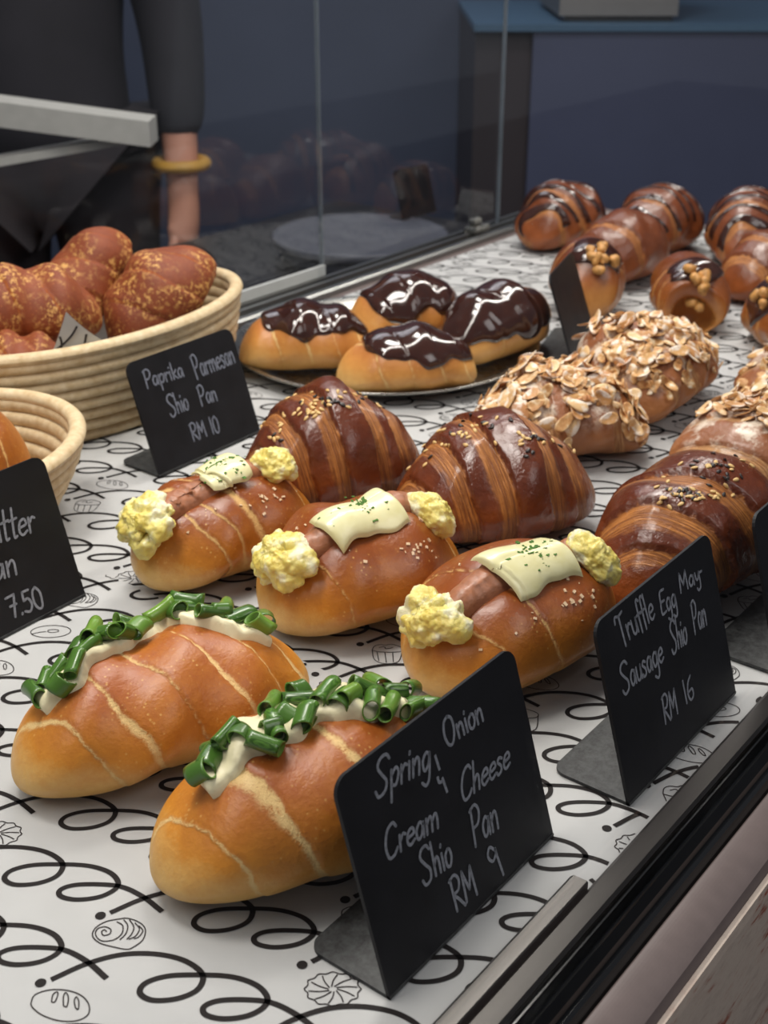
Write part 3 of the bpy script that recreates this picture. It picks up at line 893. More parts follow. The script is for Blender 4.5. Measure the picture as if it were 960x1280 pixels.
# ================================================================== SIGNS
GL = {
 'S': (.62, [[(.56, .86), (.42, 1), (.16, .95), (.06, .74), (.25, .5), (.46, .28), (.42, .02), (.15, -.08), (0, .1)]]),
 'p': (.45, [[(.05, .5), (.1, -.38)], [(.07, .35), (.25, .52), (.38, .35), (.28, .05), (.1, .08)]]),
 'r': (.34, [[(.05, .5), (.08, 0)], [(.08, .3), (.2, .48), (.31, .44)]]),
 'i': (.2, [[(.07, .5), (.1, 0)], [(.07, .7), (.085, .76)]]),
 'n': (.46, [[(.05, .5), (.08, 0)], [(.08, .3), (.22, .5), (.33, .4), (.36, 0)]]),
 'g': (.46, [[(.35, .42), (.2, .52), (.05, .3), (.15, .02), (.32, .15), (.36, .48)], [(.36, .48), (.39, -.2), (.26, -.42), (.05, -.3)]]),
 'O': (.66, [[(.32, 1), (.1, .85), (.02, .42), (.15, .02), (.38, 0), (.55, .42), (.5, .86), (.3, 1)]]),
 'o': (.44, [[(.2, .52), (.05, .35), (.08, .06), (.24, 0), (.36, .22), (.32, .46), (.2, .52)]]),
 'C': (.58, [[(.5, .85), (.36, 1), (.12, .85), (.02, .42), (.15, .0), (.38, 0), (.53, .18)]]),
 'e': (.42, [[(.08, .25), (.35, .32), (.28, .5), (.1, .42), (.05, .15), (.18, 0), (.38, .1)]]),
 'a': (.46, [[(.35, .42), (.2, .52), (.05, .3), (.12, .02), (.28, .1), (.36, .45)], [(.36, .47), (.39, 0)]]),
 'm': (.66, [[(.05, .5), (.08, 0)], [(.08, .3), (.2, .5), (.3, .4), (.32, 0)], [(.32, .3), (.45, .5), (.55, .4), (.58, 0)]]),
 'h': (.46, [[(.05, 1), (.08, 0)], [(.08, .3), (.22, .5), (.33, .4), (.36, 0)]]),
 's': (.36, [[(.3, .45), (.15, .52), (.07, .4), (.25, .22), (.25, .05), (.1, -.02), (.02, .08)]]),
 'P': (.54, [[(.08, .95), (.1, -.05)], [(.02, .9), (.3, 1), (.48, .8), (.38, .5), (.1, .42)]]),
 'R': (.56, [[(.08, .95), (.1, -.05)], [(.02, .9), (.3, 1), (.46, .8), (.36, .52), (.12, .46), (.3, .25), (.52, -.05)]]),
 'M': (.68, [[(.05, 0), (.09, .95)], [(.09, .95), (.3, .3)], [(.3, .3), (.52, .95)], [(.52, .95), (.58, 0)]]),
 'B': (.54, [[(.08, .95), (.1, 0)], [(.04, .92), (.32, 1), (.42, .78), (.12, .52), (.45, .4), (.42, .06), (.06, 0)]]),
 't': (.34, [[(.15, .95), (.16, .05), (.28, .02)], [(0, .55), (.32, .6)]]),
 'T': (.58, [[(0, .78), (.06, .98), (.3, .94), (.56, 1)], [(.3, .94), (.33, -.1)]]),
 'u': (.46, [[(.05, .5), (.08, .1), (.2, 0), (.33, .15), (.35, .5)], [(.35, .5), (.39, 0)]]),
 'f': (.3, [[(.34, .92), (.22, 1), (.15, .8), (.16, -.12)], [(0, .5), (.3, .53)]]),
 'l': (.2, [[(.08, 1), (.1, 0)]]),
 'E': (.5, [[(.45, .97), (.1, .92), (.07, .5), (.09, .02), (.45, .04)], [(.08, .5), (.38, .52)]]),
 'y': (.44, [[(.05, .5), (.1, .2), (.22, .15), (.33, .5)], [(.33, .5), (.36, -.25), (.2, -.42), (.1, -.3)]]),
 '1': (.24, [[(.1, 1), (.12, 0)]]),
 '6': (.48, [[(.38, 1), (.15, .75), (.05, .3), (.18, 0), (.38, .12), (.36, .42), (.1, .38)]]),
 '0': (.5, [[(.25, 1), (.08, .8), (.05, .3), (.2, 0), (.38, .1), (.42, .7), (.25, 1)]]),
 '9': (.48, [[(.38, .82), (.2, 1), (.05, .75), (.18, .52), (.38, .7), (.4, .85)], [(.39, .85), (.42, -.1)]]),
 'k': (.42, [[(.06, .95), (.09, 0)], [(.34, .5), (.1, .25)], [(.1, .25), (.38, 0)]]),
 '7': (.48, [[(.02, .9), (.42, .98)], [(.42, .98), (.22, 0)], [(.12, .5), (.42, .54)]]),
 '5': (.48, [[(.4, .98), (.1, .95)], [(.1, .95), (.08, .55)], [(.08, .55), (.3, .6), (.4, .3), (.25, .02), (.02, .08)]]),
 '.': (.22, [[(.08, .0), (.1, .05)]]),
 '-': (.3, [[(.02, .3), (.24, .32)]]),
 ' ': (.35, []),
}
def rounded_rect(w, h, r, corners=(1, 1, 1, 1), n=6):
    """points counter-clockwise from bottom-left; corners bl, br, tr, tl"""
    pts = []
    for (cx, cy, a0, on) in ((r, r, PI, corners[0]), (w - r, r, 1.5 * PI, corners[1]), (w - r, h - r, 0, corners[2]), (r, h - r, .5 * PI, corners[3])):
        if on:
            for k in range(n + 1):
                a = a0 + PI / 2 * k / n
                pts.append((cx + r * math.cos(a), cy + r * math.sin(a)))
        else:
            pts.append((0 if cx == r else w, 0 if cy == r else h))
    return pts

def make_sign(x, y, rz, w, h, lean, base, label, lines=(), extra=(), mat='chalk', z=0.0005, stroke=0.0013):
    root = empty('menu_sign', (x, y, z), rz, label, 'sign', 'black chalk menu signs')
    ca, sa = math.cos(lean), math.sin(lean)
    t = 0.0016
    pts = rounded_rect(w, h, 0.007, (0, 0, 1, 1))
    n = len(pts)
    v = [(px, py * sa, 0.0005 + py * ca) for px, py in pts] + [(px, py * sa + t * ca, 0.0005 + py * ca - t * sa) for px, py in pts]
    f = [tuple(range(n)), tuple(range(2 * n - 1, n - 1, -1))] + [(i, n + i, n + (i + 1) % n, (i + 1) % n) for i in range(n)]
    obj('panel', v, f, MAT['slate'], root, False)
    pts = rounded_rect(w, base, 0.007, (0, 0, 1, 1))
    v = [(px, py, 0.0018) for px, py in pts] + [(px, py, 0.0003) for px, py in pts]
    f = [tuple(range(n)), tuple(range(2 * n - 1, n - 1, -1))] + [(i, n + i, n + (i + 1) % n, (i + 1) % n) for i in range(n)]
    obj('base_plate', v, f, MAT['slate_base'], root, False)
    if lines or extra:
        O = np.array([x, y, z + 0.0005]); ex = np.array([math.cos(rz), math.sin(rz), 0]); ey = np.array([-math.sin(rz), math.cos(rz), 0])
        ev = ey * sa + np.array([0, 0, ca]); nn = np.cross(ex, ev)   # nn points at the viewer (-y side)
        def uv(p):
            d = on_plane(p[0], p[1], O, nn) - O
            return np.array([d @ ex, d @ ev])
        mb = MB()
        lift = 0.00025
        def stroke_uv(P, wd):
            P = np.asarray(P)
            Q = np.stack([P[:, 0], P[:, 1] * sa - lift * ca, 0.0005 + P[:, 1] * ca + lift * sa], -1)
            mb.ribbon(Q, wd, nrm=np.array([0, -ca, sa]))
        for (txt, a, b, c) in lines:
            A, B, Cc = uv(a), uv(b), uv(c)
            adv = sum(GL[ch][0] for ch in txt)
            bx = (B - A) / adv; cy = Cc - A
            # keep the slant, but measure the cap vector from the first letter's foot
            cur = 0.0
            for ch in txt:
                wd, st = GL[ch]
                for q in st:
                    P = smooth_line(np.array([A + bx * (cur + px) + cy * py for px, py in q]), 6)
                    stroke_uv(P, stroke)
                    for e in (P[0], P[-1]):
                        e3 = (e[0], e[1] * sa - lift * ca, 0.0005 + e[1] * ca + lift * sa)
                        k = [(e3[0] + stroke / 2 * math.cos(a_), e3[1] + stroke / 2 * math.sin(a_) * sa, e3[2] + stroke / 2 * math.sin(a_) * ca) for a_ in np.linspace(0, 2 * PI, 9)[:-1]]
                        mb.add(k, [tuple(range(8))])
                cur += wd
        for q in extra:
            stroke_uv(smooth_line(np.array([uv(p) for p in q]), 5), stroke)
        mb.build('lettering', MAT[mat], root)
    return root
R_ = math.radians
c7 = lambda x, y: (440 + x / 4.174, 880 + y / 4.174)
make_sign(0.2666, 0.2053, 0, 0.1125, 0.088, R_(16.5), 0.040, 'black chalk sign reading Spring Onion Cream Cheese Shio Pan RM 9',
    [('Spring', c7(120, 480), c7(410, 335), c7(125, 285)), ('Onion', c7(490, 225), c7(690, 80), c7(462, 85)), ('Cream', c7(175, 815), c7(455, 640), c7(165, 645)),
     ('Cheese', c7(570, 510), c7(825, 320), c7(565, 345)), ('Shio', c7(370, 940), c7(530, 830), c7(340, 765)), ('Pan', c7(632, 740), c7(770, 640), c7(605, 545)),
     ('RM', c7(535, 1080), c7(660, 985), c7(497, 915)), ('9', c7(735, 910), c7(790, 870), c7(690, 765))],
    [[c7(430, 265), c7(455, 345)], [c7(443, 378), c7(452, 408), c7(472, 400)], [c7(468, 382), c7(495, 462)]])
c8 = lambda x, y: (750 + x / 5.567, 690 + y / 5.567)
make_sign(0.4161, 0.1893, 0, 0.110, 0.086, R_(16.5), 0.040, 'black chalk sign reading Truffle Egg Mayo Sausage Shio Pan RM 16',
    [('Truffle', c8(140, 660), c8(385, 450), c8(90, 460)), ('Egg', c8(425, 440), c8(535, 370), c8(400, 275)), ('May', c8(555, 285), c8(700, 195), c8(535, 150)), ('-', c8(680, 180), c8(712, 160), c8(670, 80)),
     ('Sausage', c8(160, 985), c8(445, 750), c8(125, 790)), ('Shio', c8(500, 700), c8(610, 625), c8(475, 490)), ('Pan', c8(652, 565), c8(745, 500), c8(622, 350)),
     ('RM', c8(445, 1190), c8(545, 1115), c8(420, 1005)), ('16', c8(590, 1060), c8(660, 1005), c8(562, 905))])
c9 = lambda x, y: (x / 3.0, 270 + y / 3.0)
make_sign(0.5295, 0.6063, R_(0.8), 0.1015, 0.079, R_(18.5), 0.040, 'black chalk sign reading Paprika Parmesan Shio Pan RM10 before the deep basket',
    [('Paprika', c9(548, 645), c9(692, 600), c9(530, 580)), ('Parmesan', c9(735, 610), c9(885, 548), c9(708, 525)), ('Shio', c9(640, 750), c9(712, 722), c9(618, 675)),
     ('Pan', c9(752, 710), c9(818, 690), c9(733, 638)), ('RM 10', c9(722, 842), c9(828, 808), c9(705, 780))], mat='faint_chalk', stroke=0.0013)
c10 = lambda x, y: (x / 2.909, 440 + y / 2.909)
make_sign(0.2850, 0.5170, R_(1.5), 0.1072, 0.084, R_(16), 0.040, 'black chalk sign ending 7.50 propped before the shallow basket',
    [('Butter', c10(-80, 715), c10(132, 650), c10(-95, 600)), ('Pan', c10(-75, 850), c10(68, 805), c10(-90, 740)), ('7.50', c10(38, 968), c10(165, 925), c10(15, 890))], stroke=0.0014)
make_sign(0.5540, 0.1790, 0, 0.112, 0.086, R_(16.5), 0.040, 'black menu sign cut by the right picture edge beside the sesame croissant')
make_sign(0.9040, 0.5040, R_(18), 0.088, 0.076, R_(19), 0.036, 'black sign seen edge-on behind the almond croissants')

# ================================================================== BREADS AT THE FRONT
def scallions(P, s0, s1, th, n, seed, zones=()):
    r = random.Random(seed)
    for k in range(n):
        u = (k + r.uniform(0.2, 0.8)) / n
        s = s0 + (s1 - s0) * u
        t = th(s) - r.uniform(-0.22, 0.30)
        m = P.frame(s, t, r.uniform(0.0045, 0.008), r.gauss(0.15, 0.75), (r.uniform(0, 6), r.gauss(0, 0.35)))
        inst('scallion_piece', SCALLION[r.randrange(6)], P.root, m)

def onion_roll(b, x, y, yaw, label, path, n, seed):
    P = Pastry('spring_onion_roll', b, x, y, yaw, 0.0008, label, 'bread roll', 'spring onion cream cheese rolls')
    b.mesh('loaf', MAT['roll'], P.root, 190, 150)
    ss, ts = zip(*sorted(P.st(*q) for q in path))
    th = lambda s: np.interp(s, ss, ts)
    hw = lambda s: 0.20 + 0.04 * np.sin(s * 17 + seed) + 0.03 * np.sin(s * 31)
    b.shell('cream_cheese', MAT['cream'], P.root, ss[0] - 0.03, ss[-1] + 0.02, lambda s: th(s) - hw(s) - 0.15, lambda s: th(s) + hw(s),
            lambda S, T: 0.0058 + 0.0012 * np.sin(S * 23 + seed) + 0.0008 * np.sin(T * 9 + S * 40), 90, 26, endw=0.05)
    scallions(P, ss[0] - 0.01, ss[-1] + 0.02, th, n, seed)
    return P
bA1 = Body(.147, .077, .056, 2.4, 1.95, [(-.78, .05), (-.5, .07), (-.18, .03), (.13, .05), (.42, .05), (.66, .05)], 0.22, seed=3, mid=0.0, step=.0014)
onion_roll(bA1, .3245, .3805, -16, 'scallion and cream cheese roll in full view, in front of the 7.50 sign',
           [(58, 885), (95, 845), (140, 806), (200, 783), (260, 782), (328, 797)], 27, 5)
bA2 = Body(.152, .084, .059, 2.4, 1.95, [(-.82, .04), (-.5, .13), (-.02, .07), (.42, .03), (.7, .04)], 0.2, seed=8, mid=0.0, step=.0014)
onion_roll(bA2, .3195, .2805, -21, 'scallion and cream cheese roll partly behind the Spring Onion sign',
           [(268, 985), (275, 962), (320, 930), (380, 902), (440, 885), (525, 888)], 24, 11)

def egg_roll(b, x, y, yaw, label, eggL, eggR, saus, cheese, seed):
    P = Pastry('egg_sausage_roll', b, x, y, yaw, 0.0004, label, 'bread roll', 'truffle egg mayo sausage rolls')
    sl, tl = P.st(*saus[0]); sr, tr = P.st(*saus[1])
    if sl > sr: sl, tl, sr, tr = sr, tr, sl, tl
    # the slit that holds the sausage
    th0 = (tl + tr) / 2
    b.groove = (sl, sr, th0, 0.004, 0.22)
    b.mesh('loaf', MAT['egg_roll'], P.root, 180, 150, dark=0.12)
    th = lambda s: np.interp(s, [sl, sr], [tl, tr])
    rad = 0.0085
    dome = lambda S, T: np.sqrt(np.maximum(1 - ((T - th(S)) * b.W * 0.42 / rad) ** 2, 0)) * rad * 0.95
    hw = rad / (b.W * 0.42)
    b.shell('sausage', MAT['sausage'], P.root, max(sl - .12, -.9), min(sr + .1, .9), lambda s: th(s) - hw * 1.02, lambda s: th(s) + hw * 1.02,
            lambda S, T: 0.0002 + 0.0003 * np.sin(S * 60), 70, 30, extra=dome, endw=0.04)
    # cheese slice draped over the sausage
    (s0, t0), (s1, t1) = P.st(*cheese[0]), P.st(*cheese[1])
    if s0 > s1: s0, s1 = s1, s0
    r = random.Random(seed); ph = r.uniform(0, 6)
    a_ = lambda s: th(s) - cheese[2] + 0.03 * np.sin(s * 9 + ph)
    b_ = lambda s: th(s) + cheese[3] + 0.05 * np.sin(s * 8 + ph * 2) + 0.015 * np.sin(s * 23)
    soft = lambda S, T: rad * 1.06 * (1 - sstep(np.abs(T - th(S)) * b.W * 0.42 / rad, 0.35, 2.2)) + 0.0010
    ch = b.shell('cheese_slice', MAT['cheese'], P.root, s0, s1, a_, b_, 0.0022, 60, 40, extra=soft, endw=0.06)
    # parsley sprinkled on the cheese
    pts = []
    for k in range(70):
        s = (s0 + s1) / 2 + r.gauss(0.03, 0.06); t = th(s) + 0.02 + r.gauss(0, 0.14)
        if k > 60: s = r.uniform(s0 + .04, s1 - .04); t = th(s) + r.uniform(-.1, cheese[3] * .7)
        n = b.nrm(s, t); p = b.pos(s, t) + n * (float(soft(np.array(s), np.array(t))) + 0.0021)
        pts.append((p, n))
    scatter_specks('parsley', P, pts, 0.0009, MAT['parsley'], seed=seed)
    # coarse salt on the crust
    pts = []
    for k in range(26):
        s = r.uniform(-.75, .7) if k > 14 else r.gauss(.15, .12)
        t = (th0 + r.choice((-.5, .55)) + r.gauss(0, .12)) if k > 14 else th0 + .75 + r.gauss(0, .1)
        pts.append((b.pos(s, t), b.nrm(s, t)))
    scatter_specks('salt_crystals', P, pts, 0.0009, MAT['salt'], kindm='cube', seed=seed + 1)
    for (px, size, k, lift) in ((eggL[0], eggL[1], 0, 0.003), (eggR[0], eggR[1], 1, 0.002)):
        s, t = P.st(*px)
        V, F = clump(size[0], size[1], size[2], 44, 0.0048, seed * 3 + k)
        e = obj('egg_mayo', V, F, MAT['egg'], P.root)
        e.matrix_local = P.frame(s, t, lift, eggL[2] if k == 0 else eggR[2])
        if k == 0:
            pp = []
            for q in range(7):
                i = r.randrange(len(V) // 2 - 1)
                nv = Vector(V[i]).normalized()
                pp.append((e.matrix_local @ Vector(V[i] * 1.0), e.matrix_local.to_3x3() @ nv))
            scatter_specks('black_pepper', P, pp, 0.0005, MAT['pepper'], seed=seed + 2)
    return P
bB1 = Body(.118, .079, .060, 2.3, 2.0, [(-.62, .04), (-.42, .07), (-.16, .10), (.52, .06), (.75, .05)], 0.2, seed=14, mid=0.15, step=.0015)
egg_roll(bB1, .4700, .4860, -7, 'egg and sausage roll at the rear of its row of three',
         ((192, 660), (.0150, .0210, .013), 0.1), ((342, 590), (.008, .0125, .009), 0.2), ((215, 632), (330, 583)), ((238, 603), (296, 585), .30, .34), 21)
bB2 = Body(.122, .091, .060, 2.3, 2.0, [(-.7, .03), (.58, .07), (.8, .05)], 0.16, seed=17, mid=0.0, step=.0012)
egg_roll(bB2, .481, .3925, -14, 'egg and sausage roll in the middle of the three, parsley on its cheese',
         ((361, 707), (.0140, .0205, .012), 0.15), ((533, 648), (.0085, .0125, .008), 0.2), ((392, 680), (518, 630)), ((400, 662), (490, 633), .22, .42), 33)
bB3 = Body(.128, .090, .062, 2.3, 2.0, [(-.75, .03), (-.35, .03), (.7, .06)], 0.16, seed=19, mid=0.0, step=.0012)
egg_roll(bB3, .4850, .2955, -10, 'egg and sausage roll nearest the Truffle Egg sign',
         ((548, 780), (.0140, .0205, .012), 0.15), ((737, 705), (.0085, .0125, .008), 0.3), ((585, 745), (715, 690)), ((604, 714), (688, 690), .28, .44), 47)

# ================================================================== SESAME CROISSANTS
def seeds(P, spots, seed):
    r = random.Random(seed)
    for (px, py, sx, sy, n, dk) in spots:
        for _ in range(n):
            s, t = P.st(px + r.gauss(0, sx), py + r.gauss(0, sy))
            inst('sesame_seed', SEED[1 if r.random() < dk else 0], P.root,
                 P.frame(s + r.uniform(-.01, .01), t + r.uniform(-.02, .02), 0.0004, r.uniform(0, 6.28), (r.gauss(0, .2), r.gauss(0, .2))))
def croissant(b, x, y, yaw, label, spots, seed, mat='croissant', group='sesame croissants', name='sesame_croissant'):
    P = Pastry(name, b, x, y, yaw, 0.0004, label, 'croissant', group)
    b.mesh('pastry_body', MAT[mat], P.root, 190, 150)
    if spots: seeds(P, spots, seed)
    return P
LN = [(-.80, .15), (-.50, .19), (-.17, .19), (.17, .19), (.47, .18), (.76, .14)]
bC1 = Body(.124, .096, .080, 1.75, 1.65, LN, 0.14, 'croissant', 23, step=.0042)
croissant(bC1, .5765, .4935, -32, 'dark glazed croissant with sesame behind the rear egg roll', [(392, 508, 18, 9, 34, .3), (440, 500, 26, 5, 24, .5), (345, 535, 14, 14, 12, .1)], 3)
bC2 = Body(.132, .105, .078, 1.75, 1.65, LN, 0.14, 'croissant', 29, step=.0045)
croissant(bC2, .6040, .3855, -38, 'dark glazed croissant with few sesame seeds between two others', [(568, 545, 12, 6, 16, .2), (612, 527, 20, 4, 14, .7), (668, 552, 22, 10, 22, .6), (540, 560, 20, 14, 8, .6)], 5)
bC3 = Body(.152, .094, .074, 2.2, 1.9, [(-.80, .12), (-.52, .22), (-.10, .24), (.32, .2), (.66, .16)], 0.16, 'croissant', 31, step=.0045)
croissant(bC3, .621, .262, -4, 'glazed croissant with sesame behind the Truffle Egg sign', [(868, 617, 20, 8, 44, .35), (895, 580, 24, 5, 26, .6), (920, 592, 18, 8, 8, .3)], 7)

# ================================================================== ALMOND CROISSANTS
def almond(b, x, y, yaw, label, n, seed, smin=-.85, smax=.85):
    P = Pastry('almond_croissant', b, x, y, yaw, 0.0004, label, 'croissant', 'almond croissants')
    b.mesh('pastry_body', MAT['almond_croissant'], P.root, 150, 120)
    r = random.Random(seed)
    for k in range(n):
        s = r.uniform(smin, smax)
        t = PI / 2 + r.gauss(0.12, 0.62)
        inst('almond_flake', FLAKE[r.randrange(4)], P.root, P.frame(s, t, r.uniform(0.0008, 0.005), r.uniform(0, 6.28), (r.gauss(0, .28), r.gauss(0, .28))))
    # the smaller flakes and slivers pressed in between, too many to count
    mb = MB()
    for k in range(170):
        s = r.uniform(smin, smax); t = PI / 2 + r.gauss(0.15, 0.6)
        m = P.frame(s, t, r.uniform(0.0003, 0.003), r.uniform(0, 6.28), (r.gauss(0, .35), r.gauss(0, .35))) @ Matrix.Scale(r.uniform(.55, .95), 4)
        me = FLAKE[r.randrange(4)]
        mb.add([m @ v.co for v in me.vertices], [tuple(p.vertices) for p in me.polygons])
    o = mb.build('small_almond_flakes', MAT['almond_bits'], P.root, True)
    o['kind'] = 'stuff'
    return P
LA = [(-.7, .14), (-.3, .14), (.3, .14), (.7, .14)]
bD1 = Body(.126, .094, .060, 2.2, 1.8, LA, .14, 'croissant', 41, bend=-.16, step=.003)
almond(bD1, .7355, .4197, -41, 'almond croissant dusted with icing sugar behind the middle sesame croissant', 92, 1)
bD2 = Body(.134, .100, .064, 2.2, 1.8, LA, .14, 'croissant', 43, bend=-.14, step=.003)
almond(bD2, .858, .4140, 8, 'almond croissant next to the edge-on sign', 92, 2)
bD3 = Body(.130, .100, .059, 2.2, 1.8, LA, .14, 'croissant', 44, bend=.1, step=.003)
almond(bD3, .7692, .285, -11, 'almond croissant cut by the right edge behind the seeded croissant', 92, 3, -.35)
bD4 = Body(.128, .102, .049, 2.2, 1.8, LA, .14, 'croissant', 46, step=.003)
almond(bD4, .921, .309, -4, 'almond croissant of which a small corner shows at the right edge', 80, 4)

# ================================================================== CHOCOLATE ROLLS ON THE STEEL PLATE
PL = (.828, .645)
mb = MB()
mb.lathe([(0.0001, 0.003), (.106, 0.003), (.112, .0042), (.119, .0085), (.128, .0125), (.1310, .0134), (.1320, .0125), (.1310, .0112), (.120, .0065), (.112, .002), (.106, .0005), (0.0001, 0.0005)], 96)
o = mb.build('serving_plate', MAT['steel'], None, True)
o.location = (PL[0], PL[1], 0.0)
tag(o, 'round steel plate carrying four chocolate glazed rolls', 'plate')
def choc_roll(b, x, y, yaw, label, lo, hi, seed, s0=-.72, s1=.86, z=.0040):
    P = Pastry('chocolate_roll', b, x, y, yaw, z, label, 'bread roll', 'chocolate glazed rolls on the steel plate')
    b.mesh('loaf', MAT['eclair_roll'], P.root, 120, 96)
    r = random.Random(seed); f = [r.uniform(0, 6) for _ in range(6)]
    wob = lambda s, k: 0.16 * np.sin(s * 5 + f[k]) + 0.08 * np.sin(s * 11 + f[k + 1]) + 0.03 * np.sin(s * 23 + f[k + 2])
    rnd = lambda s: np.sqrt(np.maximum(1 - (np.abs((s - (s0 + s1) / 2) / ((s1 - s0) / 2))) ** 5, 0.0)) * 0.75 + 0.25
    b.shell('chocolate_glaze', MAT['chocolate'], P.root, s0, s1, lambda s: PI / 2 - (hi + wob(s, 0)) * rnd(s), lambda s: PI / 2 + (lo + wob(s, 3)) * rnd(s),
            lambda S, T: 0.0026 + 0.0004 * np.sin(S * 8 + f[0]) + 0.0003 * np.sin(T * 4 + S * 9), 80, 50, endw=0.06)
    return P
LE = [(-.6, .05), (-.2, .05), (.2, .05), (.6, .05)]
choc_roll(Body(.112, .071, .052, 2.3, 2.0, LE, .2, seed=51), .7545, .6695, -44, 'chocolate glazed roll at the left of the plate with a browned end', 1.05, 1.2, 1, -.66, .9)
choc_roll(Body(.112, .071, .048, 2.3, 2.0, LE, .2, seed=52), .7635, .5735, -43, 'chocolate glazed roll at the front rim of the plate', 1.12, 1.2, 2, -.62, .92)
choc_roll(Body(.105, .069, .060, 2.3, 2.0, LE, .2, seed=53), .8530, .6425, -29, 'chocolate glazed roll at the back of the plate', 1.4, 1.2, 3, -.72, .95)
choc_roll(Body(.119, .066, .060, 2.3, 2.0, LE, .2, seed=54), .8730, .5625, -8, 'chocolate glazed roll on the side of the plate near the edge-on sign', 1.62, 1.3, 4, -.95, .95)

# ================================================================== CHOCOLATE PASTRIES AT THE BACK
def drizzle(P, ss, w, seed, name='chocolate_drizzle'):
    """glossy chocolate lines thrown across the top, one part"""
    r = random.Random(seed); mbv, mbf = [], []
    b = P.b
    for sk in ss:
        m, n = 40, 9
        t = np.linspace(PI / 2 - 1.5, PI / 2 + 1.55 + r.uniform(-.2, .1), m)
        wv = w * (0.8 + 0.25 * np.sin(t * 3 + r.uniform(0, 6)))
        c = sk + 0.10 * (t - PI / 2) + 0.02 * np.sin(t * 4 + r.uniform(0, 6))
        q = np.linspace(-1, 1, n)
        S = np.clip(c[:, None] + wv[:, None] * q[None], -.98, .98); T = np.repeat(t[:, None], n, 1)
        en = np.sqrt(np.maximum(1 - np.abs(np.linspace(-1, 1, m)) ** 10, 0))[:, None]
        h = 0.0016 * np.sqrt(np.maximum(1 - q ** 4, 0))[None] * en - 0.0003
        V = b.pos(S, T) + b.nrm(S, T) * h[..., None]
        base = len(mbv)
        mbv += [tuple(p) for p in V.reshape(-1, 3)]
        mbf += [(base + i * n + j, base + (i + 1) * n + j, base + (i + 1) * n + j + 1, base + i * n + j + 1) for i in range(m - 1) for j in range(n - 1)]
    return obj(name, mbv, mbf, MAT['chocolate'], P.root)
def choc_croissant(b, x, y, yaw, label, ss, w, seed, group='chocolate striped croissants'):
    P = Pastry('chocolate_croissant' if ss else 'plain_croissant', b, x, y, yaw, 0.0, label, 'croissant', group)
    b.mesh('pastry_body', MAT['plain_croissant'], P.root, 120, 96)
    if ss: drizzle(P, ss, w, seed)
    return P
LF = [(-.75, .14), (-.4, .14), (.4, .14), (.75, .14)]
mk = lambda L, W, H, sd, p=2.4: Body(L, W, H, p, 2.0, LF, .1, 'croissant', sd, step=.003)
choc_croissant(mk(.126, .084, .067, 61, 2.8), 1.2518, .7262, 1, 'chocolate striped pastry next to the back track, farthest from the front', [-.78, -.6, -.36, .0, .3], .075, 1)
choc_croissant(mk(.122, .080, .070, 62), 1.158, .598, -6, 'brown croissant without chocolate stripes behind the two nut topped rolls', None, 0, 2, 'unstriped croissants at the far end')
choc_croissant(mk(.130, .080, .0735, 63), 1.277, .619, -6, 'chocolate striped croissant between two other striped ones', [-.7, -.45, -.2, .05, .3, .52], .045, 3)
choc_croissant(mk(.130, .080, .0745, 64), 1.314, .534, 15, 'chocolate striped croissant cut by the right edge at the far end', [-.75, -.55, -.32, -.1, .15], .06, 4)
choc_croissant(mk(.130, .083, .068, 65), 1.2048, .452, -21, 'brown croissant without stripes at the right edge before a striped one', None, 0, 5, 'unstriped croissants at the far end')
def nut_roll(b, x, y, yaw, label, seed, px, n=9):
    P = Pastry('nut_roll', b, x, y, yaw, 0.0, label, 'bread roll', 'chocolate and nut topped rolls')
    b.mesh('loaf', MAT['nut_roll'], P.root, 120, 96)
    s, t = P.st(*px)
    r = random.Random(seed); f = r.uniform(0, 6)
    s0, s1 = max(s - .55, -.9), min(s + .30, .73)
    mid = (s0 + s1) / 2
    env = lambda q: np.sqrt(np.maximum(1 - np.abs((q - mid) / ((s1 - s0) / 2)) ** 3, 0.02))
    b.shell('chocolate_topping', MAT['chocolate'], P.root, s0, s1, lambda q: t - (.80 + .12 * np.sin(q * 9 + f)) * env(q), lambda q: t + (.95 + .16 * np.sin(q * 11 + f)) * env(q), 0.0026, 40, 30, endw=.1)
    for k in range(n):
        inst('nut_piece', NUT[r.randrange(3)], P.root, P.frame(s + r.gauss(0, .09), t + r.gauss(0, .22), 0.0038, r.uniform(0, 6), (r.gauss(0, .4), r.gauss(0, .4))))
    return P
LH = [(-.4, .05), (.1, .05), (.5, .05)]
nut_roll(Body(.105, .068, .066, 3.2, 2.2, LH, .12, seed=71), 1.049, .5765, -147, 'upright looking nut roll just behind the edge-on sign', 1, (752, 325))
nut_roll(Body(.112, .066, .061, 3.4, 2.2, LH, .12, seed=72, hollow=True), 1.0720, .4835, -148, 'nut topped roll with a hollow open end facing out', 2, (872, 352))
nut_roll(Body(.118, .066, .061, 3.4, 2.2, LH, .12, seed=73, hollow=True), 1.0485, .3769, -138, 'nut topped roll cut by the right edge', 3, (965, 365))

